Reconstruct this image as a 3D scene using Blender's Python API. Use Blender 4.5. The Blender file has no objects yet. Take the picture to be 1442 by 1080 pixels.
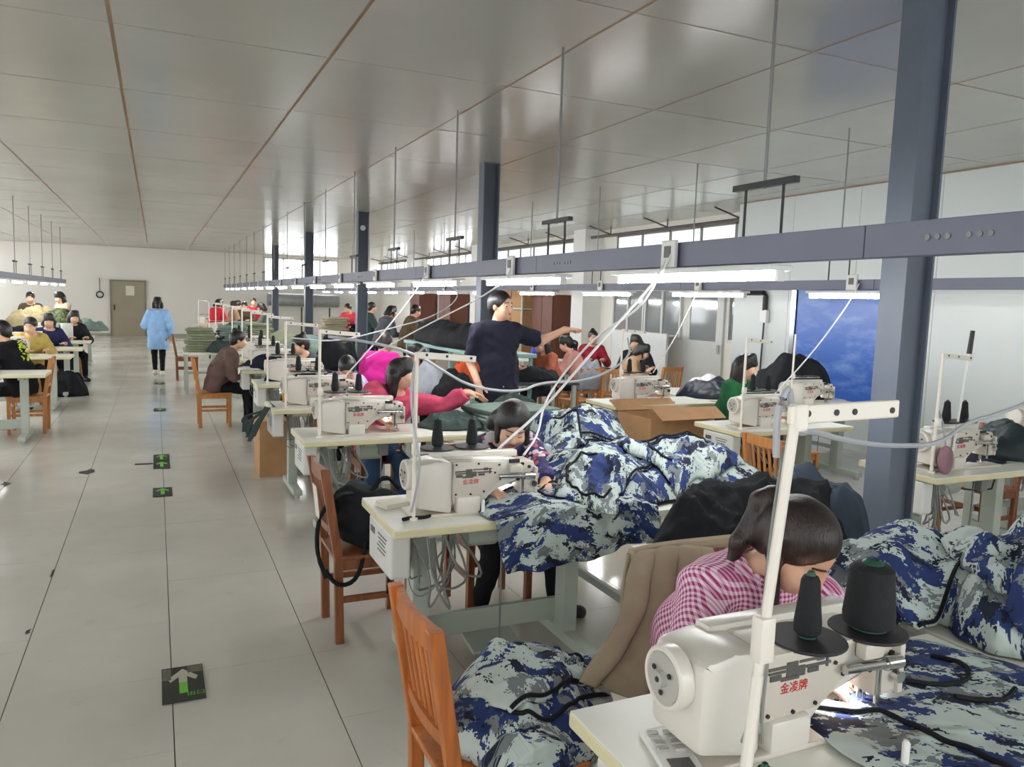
import bpy, bmesh, math, random
import numpy as np
from mathutils import Matrix, Vector
R = math.radians
PI = math.pi
random.seed(4)
S = bpy.context.scene
COL = S.collection

# ---------------------------------------------------------------- camera, world, exposure
cam = bpy.data.cameras.new('camera')
cam.lens = 27.21
cam.sensor_width = 36
cam.clip_start = 0.05
camo_ = bpy.data.objects.new('camera', cam)
COL.objects.link(camo_)


def cam_axes(f, vx, vy, roll):
    d = np.array([(vx - 721) / f, -(vy - 540) / f, -1.0]); d /= np.linalg.norm(d)
    u = np.array([math.sin(roll), math.cos(roll), 0.0]); u -= d * np.dot(u, d); u /= np.linalg.norm(u)
    return np.stack([np.cross(d, u), d, u])


W3 = cam_axes(1090, 219.2, 409.5, -0.0155)
camo_.matrix_world = Matrix.Translation((0, 0, 1.7)) @ Matrix(W3.tolist()).to_4x4()
S.camera = camo_

world = bpy.data.worlds.new('world')
S.world = world
world.use_nodes = True
world.node_tree.nodes['Background'].inputs[0].default_value = (0.93, 0.97, 1.0, 1)
world.node_tree.nodes['Background'].inputs[1].default_value = 4.5
S.view_settings.view_transform = 'Standard'
S.view_settings.look = 'None'
S.view_settings.gamma = 1
S.view_settings.use_curve_mapping = False
S.view_settings.exposure = 0.62
S.cycles.use_denoising = True
S.cycles.max_bounces = 6
S.cycles.diffuse_bounces = 4
S.cycles.glossy_bounces = 3
S.cycles.transmission_bounces = 4
S.cycles.transparent_max_bounces = 8
S.cycles.caustics_reflective = False
S.cycles.caustics_refractive = False
S.cycles.sample_clamp_indirect = 6
TUBE = 66.0
TUBE_FAR = 16.0

# ---------------------------------------------------------------- materials
MATS = {}


def lin(c):
    return tuple((x / 12.92 if x <= 0.04045 else ((x + 0.055) / 1.055) ** 2.4) for x in c)


class NT:
    def __init__(s, m):
        m.use_nodes = True
        s.m = m; s.t = m.node_tree; s.n = s.t.nodes; s.bs = s.n['Principled BSDF']

    def new(s, t, **k):
        n = s.n.new(t)
        for a, v in k.items():
            setattr(n, a, v)
        return n

    def link(s, a, b):
        s.t.links.new(a, b)

    def coord(s, which='Object'):
        return s.new('ShaderNodeTexCoord').outputs[which]

    def noise(s, vec, scale, detail=3, rough=0.5):
        n = s.new('ShaderNodeTexNoise')
        n.inputs['Scale'].default_value = scale
        n.inputs['Detail'].default_value = detail
        n.inputs['Roughness'].default_value = rough
        s.link(vec, n.inputs['Vector'])
        return n.outputs['Fac']

    def mapping(s, vec, scale=(1, 1, 1), rot=(0, 0, 0)):
        n = s.new('ShaderNodeMapping')
        n.inputs['Scale'].default_value = scale
        n.inputs['Rotation'].default_value = rot
        s.link(vec, n.inputs['Vector'])
        return n.outputs['Vector']

    def ramp(s, fac, stops, interp='LINEAR'):
        n = s.new('ShaderNodeValToRGB')
        n.color_ramp.interpolation = interp
        e = n.color_ramp.elements
        while len(e) < len(stops):
            e.new(0.5)
        for i, (p, c) in enumerate(stops):
            e[i].position = p
            e[i].color = (*c, 1)
        s.link(fac, n.inputs[0])
        return n.outputs[0]

    def mix(s, fac, a, b, mode='MIX'):
        n = s.new('ShaderNodeMix', data_type='RGBA', blend_type=mode)
        if isinstance(fac, (int, float)):
            n.inputs[0].default_value = fac
        else:
            s.link(fac, n.inputs[0])
        for i, v in ((6, a), (7, b)):
            if isinstance(v, tuple):
                n.inputs[i].default_value = (*v, 1)
            else:
                s.link(v, n.inputs[i])
        return n.outputs[2]

    def math(s, op, a, b=0.0):
        n = s.new('ShaderNodeMath', operation=op)
        for i, v in ((0, a), (1, b)):
            if isinstance(v, (int, float)):
                n.inputs[i].default_value = v
            else:
                s.link(v, n.inputs[i])
        return n.outputs[0]

    def wrinkle(s, vec, scale=7.0, strength=.55, dist=.03):
        n = s.new('ShaderNodeTexNoise'); n.noise_type = 'RIDGED_MULTIFRACTAL'
        n.inputs['Scale'].default_value = scale; n.inputs['Detail'].default_value = 2.5
        n.inputs['Roughness'].default_value = .35; n.inputs['Distortion'].default_value = .6
        s.link(s.mapping(vec, (1, 1.7, 1.2), (.3, .2, .7)), n.inputs['Vector'])
        s.bump(n.outputs['Fac'], strength, dist)

    def bump(s, h, strength=0.3, dist=0.01):
        n = s.new('ShaderNodeBump')
        n.inputs['Strength'].default_value = strength
        n.inputs['Distance'].default_value = dist
        s.link(h, n.inputs['Height'])
        s.link(n.outputs[0], s.bs.inputs['Normal'])


def mat(name, rgb=(0.8, 0.8, 0.8), rough=0.5, metal=0.0, var=0.08, scale=6.0, emit=0.0, bump=0.0, bscale=60, spec=0.5, wrinkle=0.0):
    """plain material with a soft procedural tone variation; rgb is display (sRGB) colour"""
    if name in MATS:
        return MATS[name]
    m = bpy.data.materials.new(name)
    t = NT(m)
    c = lin(rgb)
    b = t.bs
    b.inputs['Roughness'].default_value = rough
    b.inputs['Metallic'].default_value = metal
    b.inputs['Specular IOR Level'].default_value = spec
    if var:
        f = t.noise(t.coord(), scale)
        lo = tuple(x * (1 - var) for x in c); hi = tuple(min(1, x * (1 + var)) for x in c)
        col = t.ramp(f, [(0.3, lo), (0.7, hi)])
        t.link(col, b.inputs['Base Color'])
    else:
        b.inputs['Base Color'].default_value = (*c, 1)
    if emit:
        b.inputs['Emission Color'].default_value = (*c, 1)
        b.inputs['Emission Strength'].default_value = emit
    if wrinkle:
        t.wrinkle(t.coord(), 7.0, wrinkle)
    elif bump:
        t.bump(t.noise(t.coord(), bscale, 4), bump, 0.004)
    MATS[name] = m
    return m


def wood(name, rgb, rgb2, rough=0.35):
    m = bpy.data.materials.new(name); t = NT(m)
    v = t.mapping(t.coord(), (14, 14, 1.6))
    f = t.noise(v, 3.0, 6, 0.6)
    t.link(t.ramp(f, [(0.3, lin(rgb)), (0.7, lin(rgb2))]), t.bs.inputs['Base Color'])
    t.bs.inputs['Roughness'].default_value = rough
    t.bump(f, 0.08, 0.003)
    MATS[name] = m
    return m


def camo(name, pix=0.0049, cols=None, mscale=4.1):
    """pixelated four-colour camouflage print"""
    m = bpy.data.materials.new(name); t = NT(m)
    uv = t.coord('UV')
    sn = t.new('ShaderNodeVectorMath', operation='SNAP')
    sn.inputs[1].default_value = (pix, pix * 0.75, 1)
    t.link(uv, sn.inputs[0])
    base = sn.outputs[0]
    cols = cols or [(0.72, 0.77, 0.75), (0.17, 0.23, 0.41), (0.45, 0.48, 0.49), (0.13, 0.15, 0.21)]
    v1 = t.mapping(base, (1.0, 1.9, 1))
    a = t.noise(v1, mscale, 6, 0.68)
    v2 = t.mapping(base, (1.2, 2.1, 1), (0, 0, 1.1))
    v2b = t.new('ShaderNodeVectorMath', operation='ADD'); v2b.inputs[1].default_value = (7.3, 2.1, 0)
    t.link(v2, v2b.inputs[0])
    b = t.noise(v2b.outputs[0], mscale * 1.2, 6, 0.7)
    v3b = t.new('ShaderNodeVectorMath', operation='ADD'); v3b.inputs[1].default_value = (-3.3, 12.1, 0)
    t.link(v1, v3b.inputs[0])
    c = t.noise(v3b.outputs[0], mscale * 1.5, 6, 0.72)
    L = [lin(x) for x in cols]
    ca = t.mix(t.math('GREATER_THAN', a, 0.515), L[0], L[1])
    cb = t.mix(t.math('GREATER_THAN', b, 0.555), ca, L[2])
    cc = t.mix(t.math('GREATER_THAN', c, 0.562), cb, L[3])
    t.link(cc, t.bs.inputs['Base Color'])
    t.bs.inputs['Roughness'].default_value = 0.75
    t.bs.inputs['Specular IOR Level'].default_value = 0.2
    t.wrinkle(uv)
    MATS[name] = m
    return m


def gingham(name, a, b, cell=0.011):
    m = bpy.data.materials.new(name); t = NT(m)
    co = t.coord()
    sp = t.new('ShaderNodeSeparateXYZ'); t.link(co, sp.inputs[0])
    u = t.math('ADD', sp.outputs[0], t.math('MULTIPLY', sp.outputs[1], 0.5))
    v = t.math('ADD', sp.outputs[2], t.math('MULTIPLY', sp.outputs[1], -0.8))

    def band(x):
        return t.math('GREATER_THAN', t.math('FRACT', t.math('DIVIDE', x, 2 * cell)), 0.5)
    f = t.math('MULTIPLY', t.math('ADD', band(u), band(v)), 0.5)
    A, B = lin(a), lin(b)
    mid = tuple((x + y) / 2 for x, y in zip(A, B))
    t.link(t.ramp(f, [(0.0, A), (0.33, mid), (0.7, B)], 'CONSTANT'), t.bs.inputs['Base Color'])
    t.bs.inputs['Roughness'].default_value = 0.85
    t.wrinkle(t.coord(), 9, .4)
    MATS[name] = m
    return m


def floral(name, base, spots, scale=22):
    m = bpy.data.materials.new(name); t = NT(m)
    vo = t.new('ShaderNodeTexVoronoi'); vo.inputs['Scale'].default_value = scale
    t.link(t.coord(), vo.inputs['Vector'])
    sp = t.new('ShaderNodeSeparateColor'); t.link(vo.outputs['Color'], sp.inputs[0])
    n = len(spots)
    col = t.ramp(sp.outputs[0], [(i / n, lin(c)) for i, c in enumerate(spots)], 'CONSTANT')
    inside = t.math('LESS_THAN', t.math('ADD', vo.outputs['Distance'], t.math('MULTIPLY', t.noise(t.coord(), 60), 0.3)), 0.66)
    t.link(t.mix(inside, lin(base), col), t.bs.inputs['Base Color'])
    t.bs.inputs['Roughness'].default_value = 0.85
    t.wrinkle(t.coord(), 9, .4)
    MATS[name] = m
    return m


# ---------------------------------------------------------------- mesh helpers
def bm_box(bm, c, s, rot=None, bev=0.0):
    g = bmesh.ops.create_cube(bm, size=1.0)
    M = Matrix.Translation(c) @ (rot.to_4x4() if rot is not None else Matrix.Identity(4)) @ Matrix.Diagonal((*s, 1))
    bmesh.ops.transform(bm, matrix=M, verts=g['verts'])
    if bev:
        es = list({e for v in g['verts'] for e in v.link_edges})
        bmesh.ops.bevel(bm, geom=es, offset=bev, segments=2, profile=0.5, affect='EDGES')


def frame_of(d):
    d = Vector(d).normalized()
    u = Vector((0, 0, 1)) if abs(d.z) < 0.95 else Vector((1, 0, 0))
    x = d.cross(u).normalized()
    return Matrix((x, x.cross(d) * -1, d)).transposed()


def bm_cyl(bm, a, b, r0, r1=None, n=12, cap=True):
    r1 = r0 if r1 is None else r1
    a, b = Vector(a), Vector(b)
    F = frame_of(b - a)
    ring = []
    for p, r in ((a, r0), (b, r1)):
        ring.append([bm.verts.new(p + F @ Vector((math.cos(2 * PI * i / n) * r, math.sin(2 * PI * i / n) * r, 0))) for i in range(n)])
    for i in range(n):
        j = (i + 1) % n
        bm.faces.new((ring[0][i], ring[0][j], ring[1][j], ring[1][i]))
    if cap:
        bm.faces.new(ring[0][::-1]); bm.faces.new(ring[1])


def bm_tube(bm, pts, r, n=6, smooth=0):
    P = [Vector(p) for p in pts]
    for _ in range(smooth):
        q = [P[0]]
        for i in range(len(P) - 1):
            q += [P[i] * 0.75 + P[i + 1] * 0.25, P[i] * 0.25 + P[i + 1] * 0.75]
        P = q + [P[-1]]
    rr = r if isinstance(r, (list, tuple)) else None
    rings = []
    for i, p in enumerate(P):
        d = (P[min(i + 1, len(P) - 1)] - P[max(i - 1, 0)])
        F = frame_of(d)
        rad = r if rr is None else rr[min(len(rr) - 1, int(i * len(rr) / len(P)))]
        rings.append([bm.verts.new(p + F @ Vector((math.cos(2 * PI * k / n) * rad, math.sin(2 * PI * k / n) * rad, 0))) for k in range(n)])
    for a, b in zip(rings, rings[1:]):
        for k in range(n):
            bm.faces.new((a[k], a[(k + 1) % n], b[(k + 1) % n], b[k]))
    bm.faces.new(rings[0][::-1]); bm.faces.new(rings[-1])


def bm_lathe(bm, prof, c=(0, 0, 0), axis=(0, 0, 1), n=20):
    F = frame_of(axis); c = Vector(c)
    rings = []
    for r, z in prof:
        rings.append([bm.verts.new(c + F @ Vector((math.cos(2 * PI * k / n) * r, math.sin(2 * PI * k / n) * r, z))) for k in range(n)])
    for a, b in zip(rings, rings[1:]):
        for k in range(n):
            bm.faces.new((a[k], a[(k + 1) % n], b[(k + 1) % n], b[k]))
    bm.faces.new(rings[0][::-1]); bm.faces.new(rings[-1])


def bm_prism(bm, pts, y0, y1, bev=0.0):
    """polygon in XZ extruded along Y"""
    a = [bm.verts.new((x, y0, z)) for x, z in pts]
    b = [bm.verts.new((x, y1, z)) for x, z in pts]
    fs = [bm.faces.new(a), bm.faces.new(b[::-1])]
    n = len(pts)
    for i in range(n):
        bm.faces.new((a[i], b[i], b[(i + 1) % n], a[(i + 1) % n]))
    if bev:
        es = list({e for v in a + b for e in v.link_edges})
        bmesh.ops.bevel(bm, geom=es, offset=bev, segments=2, profile=0.5, affect='EDGES')


def mesh_of(name, fn, mats, smooth=False):
    bm = bmesh.new()
    fn(bm)
    bmesh.ops.recalc_face_normals(bm, faces=bm.faces)
    me = bpy.data.meshes.new(name)
    bm.to_mesh(me); bm.free()
    for m in (mats if isinstance(mats, (list, tuple)) else [mats]):
        me.materials.append(m)
    if smooth:
        me.polygons.foreach_set('use_smooth', [True] * len(me.polygons))
        try:
            me.set_sharp_from_angle(angle=R(35))
        except Exception:
            pass
    return me


def mesh_np(name, V, F, mats, smooth=True, uv=None, mi=None):
    me = bpy.data.meshes.new(name)
    V = np.asarray(V, np.float32); F = np.asarray(F, np.int32)
    k = F.shape[1]
    me.vertices.add(len(V)); me.vertices.foreach_set('co', V.ravel())
    me.loops.add(F.size); me.loops.foreach_set('vertex_index', F.ravel())
    me.polygons.add(len(F))
    me.polygons.foreach_set('loop_start', np.arange(0, F.size, k, dtype=np.int32))
    me.polygons.foreach_set('loop_total', np.full(len(F), k, np.int32))
    me.update(calc_edges=True)
    if smooth:
        me.polygons.foreach_set('use_smooth', np.ones(len(F), bool))
    if uv is not None:
        l = me.uv_layers.new(name='UVMap')
        l.data.foreach_set('uv', np.asarray(uv, np.float32)[F.ravel()].ravel())
    if mi is not None:
        me.polygons.foreach_set('material_index', np.asarray(mi, np.int32))
    for m in (mats if isinstance(mats, (list, tuple)) else [mats]):
        me.materials.append(m)
    me.validate()
    return me


def put(name, me, parent=None, loc=(0, 0, 0), rot=(0, 0, 0), **props):
    o = bpy.data.objects.new(name, me)
    COL.objects.link(o)
    o.location = loc; o.rotation_euler = rot
    if parent is not None:
        o.parent = parent
    for k, v in props.items():
        o[k] = v
    return o


def obj(name, fn, m, parent=None, loc=(0, 0, 0), rot=(0, 0, 0), smooth=False, **props):
    return put(name, mesh_of(name, fn, m, smooth), parent, loc, rot, **props)


def thing(name, label, cat, loc=(0, 0, 0), rz=0.0, group=None):
    o = bpy.data.objects.new(name, None)
    COL.objects.link(o)
    o.empty_display_size = 0.1
    o.location = loc; o.rotation_euler = (0, 0, rz)
    o['label'] = label; o['category'] = cat
    if group:
        o['group'] = group
    return o


def tag(o, label, cat, group=None):
    o['label'] = label; o['category'] = cat
    if group:
        o['group'] = group
    return o


CACHE = {}


def cached(key, fn, m, smooth=False):
    if key not in CACHE:
        CACHE[key] = mesh_of(key, fn, m, smooth)
    return CACHE[key]


# ---------------------------------------------------------------- numpy noise
_rng = np.random.RandomState(7)
_G = _rng.uniform(0, 2 * PI, (256, 256)); _GX, _GY = np.cos(_G), np.sin(_G)


def perlin(x, y):
    xi = np.floor(x).astype(int); yi = np.floor(y).astype(int)
    xf = x - xi; yf = y - yi
    u = xf * xf * xf * (xf * (xf * 6 - 15) + 10); v = yf * yf * yf * (yf * (yf * 6 - 15) + 10)

    def g(i, j):
        a = (xi + i) & 255; b = (yi + j) & 255
        return _GX[a, b] * (xf - i) + _GY[a, b] * (yf - j)
    return ((g(0, 0) * (1 - u) + g(1, 0) * u) * (1 - v) + (g(0, 1) * (1 - u) + g(1, 1) * u) * v) * 1.4


# ---------------------------------------------------------------- implicit surfaces (bodies, hair, clothes)
class Sdf:
    def __init__(s):
        s.p = []

    def rc(s, a, b, ra, rb=None, k=0.02, op='+'):
        rb = ra if rb is None else rb
        a = np.array(a, float); b = np.array(b, float)
        m = max(ra, rb)
        s.p.append(('rc', (a, b, ra, rb), k, op, np.minimum(a, b) - m, np.maximum(a, b) + m)); return s

    def el(s, c, r, Rm=None, k=0.02, op='+'):
        c = np.array(c, float); r = np.array(r, float)
        Rm = np.eye(3) if Rm is None else Rm
        m = np.sqrt(((Rm * r) ** 2).sum(1))
        s.p.append(('el', (c, r, Rm), k, op, c - m, c + m)); return s

    def cut(s, pt, n, rad, k=0.004):
        pt = np.array(pt, float); n = np.array(n, float); n /= np.linalg.norm(n)
        s.p.append(('pl', (pt, n), k, 'cut', pt - rad, pt + rad)); return s

    def mesh(s, res, fold=0.0, seed=0, zmin=None):
        add = [q for q in s.p if q[3] == '+']
        lo = np.min([q[4] for q in add], 0) - 3 * res - 0.01
        hi = np.max([q[5] for q in add], 0) + 3 * res + 0.01
        n = np.ceil((hi - lo) / res).astype(int) + 1
        ax = [(lo[i] + np.arange(n[i]) * res).astype(np.float32) for i in range(3)]
        F = np.full(n, 0.3, np.float32)
        for t, d, k, op, a, b in s.p:
            mg = k + 2.5 * res
            i0 = np.clip(np.floor((a - mg - lo) / res).astype(int), 0, n)
            i1 = np.clip(np.ceil((b + mg - lo) / res).astype(int) + 1, 0, n)
            if (i1 <= i0).any():
                continue
            X = ax[0][i0[0]:i1[0], None, None]; Y = ax[1][None, i0[1]:i1[1], None]; Z = ax[2][None, None, i0[2]:i1[2]]
            if t == 'rc':
                pa, pb, ra, rb = d
                v = pb - pa; L2 = max((v ** 2).sum(), 1e-9)
                h = np.clip(((X - pa[0]) * v[0] + (Y - pa[1]) * v[1] + (Z - pa[2]) * v[2]) / L2, 0, 1)
                D = np.sqrt((X - pa[0] - h * v[0]) ** 2 + (Y - pa[1] - h * v[1]) ** 2 + (Z - pa[2] - h * v[2]) ** 2) - (ra + (rb - ra) * h)
            elif t == 'el':
                c, r, Rm = d
                x, y, z = X - c[0], Y - c[1], Z - c[2]
                q = [(Rm[0, i] * x + Rm[1, i] * y + Rm[2, i] * z) / r[i] for i in range(3)]
                k0 = np.sqrt(q[0] ** 2 + q[1] ** 2 + q[2] ** 2)
                k1 = np.sqrt((q[0] / r[0]) ** 2 + (q[1] / r[1]) ** 2 + (q[2] / r[2]) ** 2)
                D = k0 * (k0 - 1) / np.maximum(k1, 1e-6)
            else:
                pt, nn = d
                D = (X - pt[0]) * nn[0] + (Y - pt[1]) * nn[1] + (Z - pt[2]) * nn[2]
            sl = F[i0[0]:i1[0], i0[1]:i1[1], i0[2]:i1[2]]
            if op == '+':
                h = np.maximum(k - np.abs(sl - D), 0) / k
                F[i0[0]:i1[0], i0[1]:i1[1], i0[2]:i1[2]] = np.minimum(sl, D) - h * h * k * 0.25
            else:
                E = -D if op == '-' else D
                h = np.maximum(k - np.abs(sl - E), 0) / k
                F[i0[0]:i1[0], i0[1]:i1[1], i0[2]:i1[2]] = np.maximum(sl, E) + h * h * k * 0.25
        if fold:
            X, Y, Z = np.meshgrid(*ax, indexing='ij', sparse=True)
            w = np.sin(X * 31 + seed + 2.5 * np.sin(Z * 13 + seed)) * np.sin(Z * 37 + 2 * np.sin(Y * 17 + X * 9 + seed)) + 0.6 * np.sin(Y * 43 + Z * 21 + 2 * np.sin(X * 23 + seed))
            F = F + (fold * w).astype(np.float32)
        return surface_nets(F, lo, res)


_C8 = np.array([(i, j, k) for i in (0, 1) for j in (0, 1) for k in (0, 1)])
_E12 = [(a, b) for a in range(8) for b in range(a + 1, 8) if np.abs(_C8[a] - _C8[b]).sum() == 1]


def surface_nets(F, lo, res):
    neg = F < 0
    c = np.zeros(tuple(x - 1 for x in F.shape), np.int8)
    for i, j, k in _C8:
        c += neg[i:F.shape[0] - 1 + i, j:F.shape[1] - 1 + j, k:F.shape[2] - 1 + k]
    act = np.argwhere((c > 0) & (c < 8))
    idx = np.full(c.shape, -1, np.int32)
    idx[act[:, 0], act[:, 1], act[:, 2]] = np.arange(len(act))
    V8 = np.stack([F[act[:, 0] + i, act[:, 1] + j, act[:, 2] + k] for i, j, k in _C8], 1)
    P = np.zeros((len(act), 3)); N = np.zeros(len(act))
    for a, b in _E12:
        va, vb = V8[:, a], V8[:, b]
        cr = (va < 0) != (vb < 0)
        t = np.where(cr, va / np.where(cr, va - vb, 1), 0)
        P += np.where(cr[:, None], _C8[a] + t[:, None] * (_C8[b] - _C8[a]), 0); N += cr
    V = (act + P / N[:, None]) * res + lo
    Q = []
    for d in range(3):
        e = [0, 0, 0]; e[d] = 1
        A = neg[:F.shape[0] - e[0], :F.shape[1] - e[1], :F.shape[2] - e[2]]
        B = neg[e[0]:, e[1]:, e[2]:]
        ed = np.argwhere(A != B)
        o1, o2 = (d + 1) % 3, (d + 2) % 3
        ok = (ed[:, o1] > 0) & (ed[:, o2] > 0) & (ed[:, o1] < F.shape[o1] - 1) & (ed[:, o2] < F.shape[o2] - 1)
        ed = ed[ok]
        s = A[ed[:, 0], ed[:, 1], ed[:, 2]]
        u = np.zeros(3, int); u[o1] = 1; v = np.zeros(3, int); v[o2] = 1
        q = np.stack([idx[tuple((ed - u - v).T)], idx[tuple((ed - v).T)], idx[tuple(ed.T)], idx[tuple((ed - u).T)]], 1)
        q[~s] = q[~s][:, ::-1]
        Q.append(q)
    Q = np.concatenate(Q)
    return V, Q[(Q >= 0).all(1)]
# ---------------------------------------------------------------- people
SKIN = mat('skin', (0.86, 0.68, 0.57), 0.5, var=0.05, scale=9)
SKIN_TAN = mat('skin_tan', (0.76, 0.56, 0.45), 0.5, var=0.05, scale=9)
LIPS = mat('lips', (0.70, 0.38, 0.36), 0.4, var=0.03)
EYE_W = mat('eye_white', (0.9, 0.89, 0.87), 0.25, var=0)
EYE_D = mat('iris_dark', (0.07, 0.045, 0.035), 0.2, var=0)


def hair_mat(name, rgb, hi):
    m = bpy.data.materials.new(name); t = NT(m)
    f = t.noise(t.mapping(t.coord(), (60, 60, 5)), 4.0, 3)
    t.link(t.ramp(f, [(0.35, lin(rgb)), (0.75, lin(hi))]), t.bs.inputs['Base Color'])
    t.bs.inputs['Roughness'].default_value = 0.38
    t.bump(f, 0.5, 0.006)
    MATS[name] = m
    return m


HAIR = hair_mat('hair_black', (0.05, 0.045, 0.05), (0.14, 0.125, 0.12))
HAIR_BR = hair_mat('hair_brown', (0.085, 0.055, 0.045), (0.20, 0.13, 0.10))


def nrm(v):
    v = np.array(v, float)
    return v / max(np.linalg.norm(v), 1e-9)


def ik(a, t, l1, l2, hint):
    a = np.array(a, float); t = np.array(t, float)
    d = t - a; L = np.linalg.norm(d); u = d / L
    if L > (l1 + l2) * 0.995:
        L = (l1 + l2) * 0.995; t = a + u * L
    x = (l1 * l1 - l2 * l2 + L * L) / (2 * L)
    h = math.sqrt(max(l1 * l1 - x * x, 0))
    p = np.array(hint, float); p = p - u * (p @ u); p = nrm(p)
    return a + u * x + p * h, t


def rot_to(x, y, z):
    return np.stack([x, y, z], 1)


def person(label, pos, rz=0.0, H=1.58, seat=0.44, lean=15, side=0, twist=0, head=(20, 0, 0),
           hands=((-0.15, -0.4, 0.8), (0.15, -0.4, 0.8)), hdir=(None, None), palm=((0, 0, -1), (0, 0, -1)), curl=(25, 25),
           elbow=((-0.5, 0.3, -0.7), (0.5, 0.3, -0.7)), feet=None, knee=((0, -1, 0.6), (0, -1, 0.6)), fdir=(None, None),
           top=None, top_name='jacket', sleeve=1.0, hem=0.14, loose=0.016, legs=None, shoe=None, hair=('short', None), skin=None,
           res=0.013, man=False, collar=None, sway=(0, 0), group=None, extra=None, fold=0.003):
    s = H / 1.60
    skin = skin or SKIN
    t = thing('person', label, 'person', pos, rz, group)
    pz = seat + 0.095 if seat else 0.53 * H
    P = np.array([0, 0, pz])

    def sd(l, q):
        return np.array([math.sin(R(q)), -math.sin(R(l)) * math.cos(R(q)), math.cos(R(l)) * math.cos(R(q))])
    d1, d2 = sd(lean * 0.75, side * 0.7), sd(lean * 1.25, side * 1.2)
    Wt = P + d1 * 0.19 * s; Ch = Wt + d2 * 0.17 * s; N = Ch + d2 * 0.13 * s
    r = np.array([-math.cos(R(twist)), -math.sin(R(twist)), 0]); r = nrm(r - d2 * (r @ d2))
    fr = np.cross(d2, r)
    r0 = np.array([-1, 0, 0]); f0 = np.cross(d1, nrm(r0 - d1 * (r0 @ d1)))
    sw = (0.175 if man else 0.15) * s
    SH = [N - d2 * 0.055 * s + r * sw, N - d2 * 0.055 * s - r * sw]
    pit, yaw, rol = (R(a) for a in head)
    hf = np.array([math.sin(yaw) * math.cos(pit), -math.cos(yaw) * math.cos(pit), -math.sin(pit)])
    hr = nrm(np.cross(hf, (0, 0, 1)))
    hu = np.cross(hr, hf)
    hr, hu = hr * math.cos(rol) + hu * math.sin(rol), hu * math.cos(rol) - hr * math.sin(rol)
    Hc = N + nrm(d2 * 0.45 + hu * 0.55) * 0.150 * s + hf * 0.022 * s
    HR = rot_to(hr, hf, hu)

    def hp(a, b, c):
        return Hc + (hr * a + hf * b + hu * c) * s
    hips = [P + r0 * 0.085 * s - np.array([0, 0, .01]), P - r0 * 0.085 * s - np.array([0, 0, .01])]
    if feet is None:
        feet = ((-0.11, -0.42, 0.0), (0.11, -0.40, 0.0)) if seat else ((-0.1, 0, 0), (0.1, 0, 0))
    B = Sdf(); T = Sdf(); L = Sdf(); lo = loose
    # torso
    TR = rot_to(r, fr, d2); PR = rot_to(r0, f0, d1)
    cw = 0.165 if man else 0.142
    B.el(P + d1 * 0.03, np.array([.162, .115, .115]) * s, PR, .03)
    B.el(Wt, np.array([.132, .1, .13]) * s, PR, .05)
    B.el(Ch, np.array([cw, .105, .165]) * s, TR, .05)
    B.rc(SH[0] * .82 + SH[1] * .18, SH[1] * .82 + SH[0] * .18, .056 * s, k=.05)
    B.rc(N - d2 * .03, Hc - hu * .05 * s - hf * .012, .054 * s, .047 * s, .03)
    if not man:
        for q in (-1, 1):
            B.el(Ch + r * .062 * q * s + fr * .075 * s - d2 * .015, np.array([.055, .05, .055]) * s, TR, .03)
    # head
    B.el(hp(0, -.008, .026), np.array([.075, .094, .088]) * s, HR, .02)
    B.el(hp(0, .022, -.048), np.array([.056, .062, .062]) * s, HR, .03)
    B.el(hp(0, .064, -.086), np.array([.022, .018, .016]) * s, HR, .022)
    B.el(hp(0, .062, -.01), np.array([.05, .026, .035]) * s, HR, .03)
    B.rc(hp(0, .086, .012), hp(0, .106, -.026), .008 * s, .0125 * s, .012)
    B.el(hp(0, .09, -.03), np.array([.018, .012, .009]) * s, HR, .01)
    for q in (-1, 1):
        B.el(hp(q * .074, -.004, -.006), np.array([.009, .018, .031]) * s, HR, .008)
        B.rc(hp(q * .044, .076, -.03), hp(q * .03, .074, -.055), .02 * s, .02 * s, .03)
        B.p.append(('el', (hp(q * .031, .094, .008), np.array([.017, .014, .011]) * s, HR), .014, '-', hp(q * .031, .094, .008) - .02, hp(q * .031, .094, .008) + .02))
    B.rc(hp(-.016, .086, -.055), hp(.016, .086, -.055), .0065 * s, k=.006)
    B.rc(hp(-.013, .084, -.063), hp(.013, .084, -.063), .0075 * s, k=.006)
    # torso clothes
    lo2 = lo
    T.el(P + d1 * 0.05, np.array([.162 + lo, .115 + lo, .10 + hem]) * s, PR, .03)
    if not seat:
        T.el(P - d1 * (hem * .55), np.array([.168 + lo, .12 + lo, .10 + hem * .6]) * s, PR, .03)
    T.el(Wt, np.array([.135 + lo * 1.6, .103 + lo * 1.6, .14]) * s, PR, .06)
    T.el(Ch, np.array([cw + lo, .107 + lo, .172]) * s, TR, .05)
    T.rc(SH[0] * .84 + SH[1] * .16, SH[1] * .84 + SH[0] * .16, (.058 + lo * .8) * s, k=.05)
    if not man:
        for q in (-1, 1):
            T.el(Ch + r * .062 * q * s + fr * .078 * s - d2 * .015, np.array([.055 + lo, .05 + lo, .055 + lo]) * s, TR, .04)
    if collar:
        T.rc(N - d2 * .02, N + d2 * .035 + hu * .01, .066 * s, .064 * s, .02)
        T.p.append(('rc', (N + d2 * .012, N + d2 * .2, .056 * s, .06 * s), .004, '-', N - .1, N + .25))
        T.cut(N + d2 * .05 + fr * .02, d2 * .9 + fr * -.15, .11)
    else:
        T.rc(N - d2 * .04, N + d2 * .02, .064 * s, .058 * s, .03)
        T.cut(N + d2 * .016 * s, d2 + fr * .22, .1)
    T.cut(P - d1 * (hem - 0.02 if not seat else min(hem, .10)), -d1, .33)
    # arms
    fing = []
    ls, lf = .275 * s, .235 * s
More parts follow.
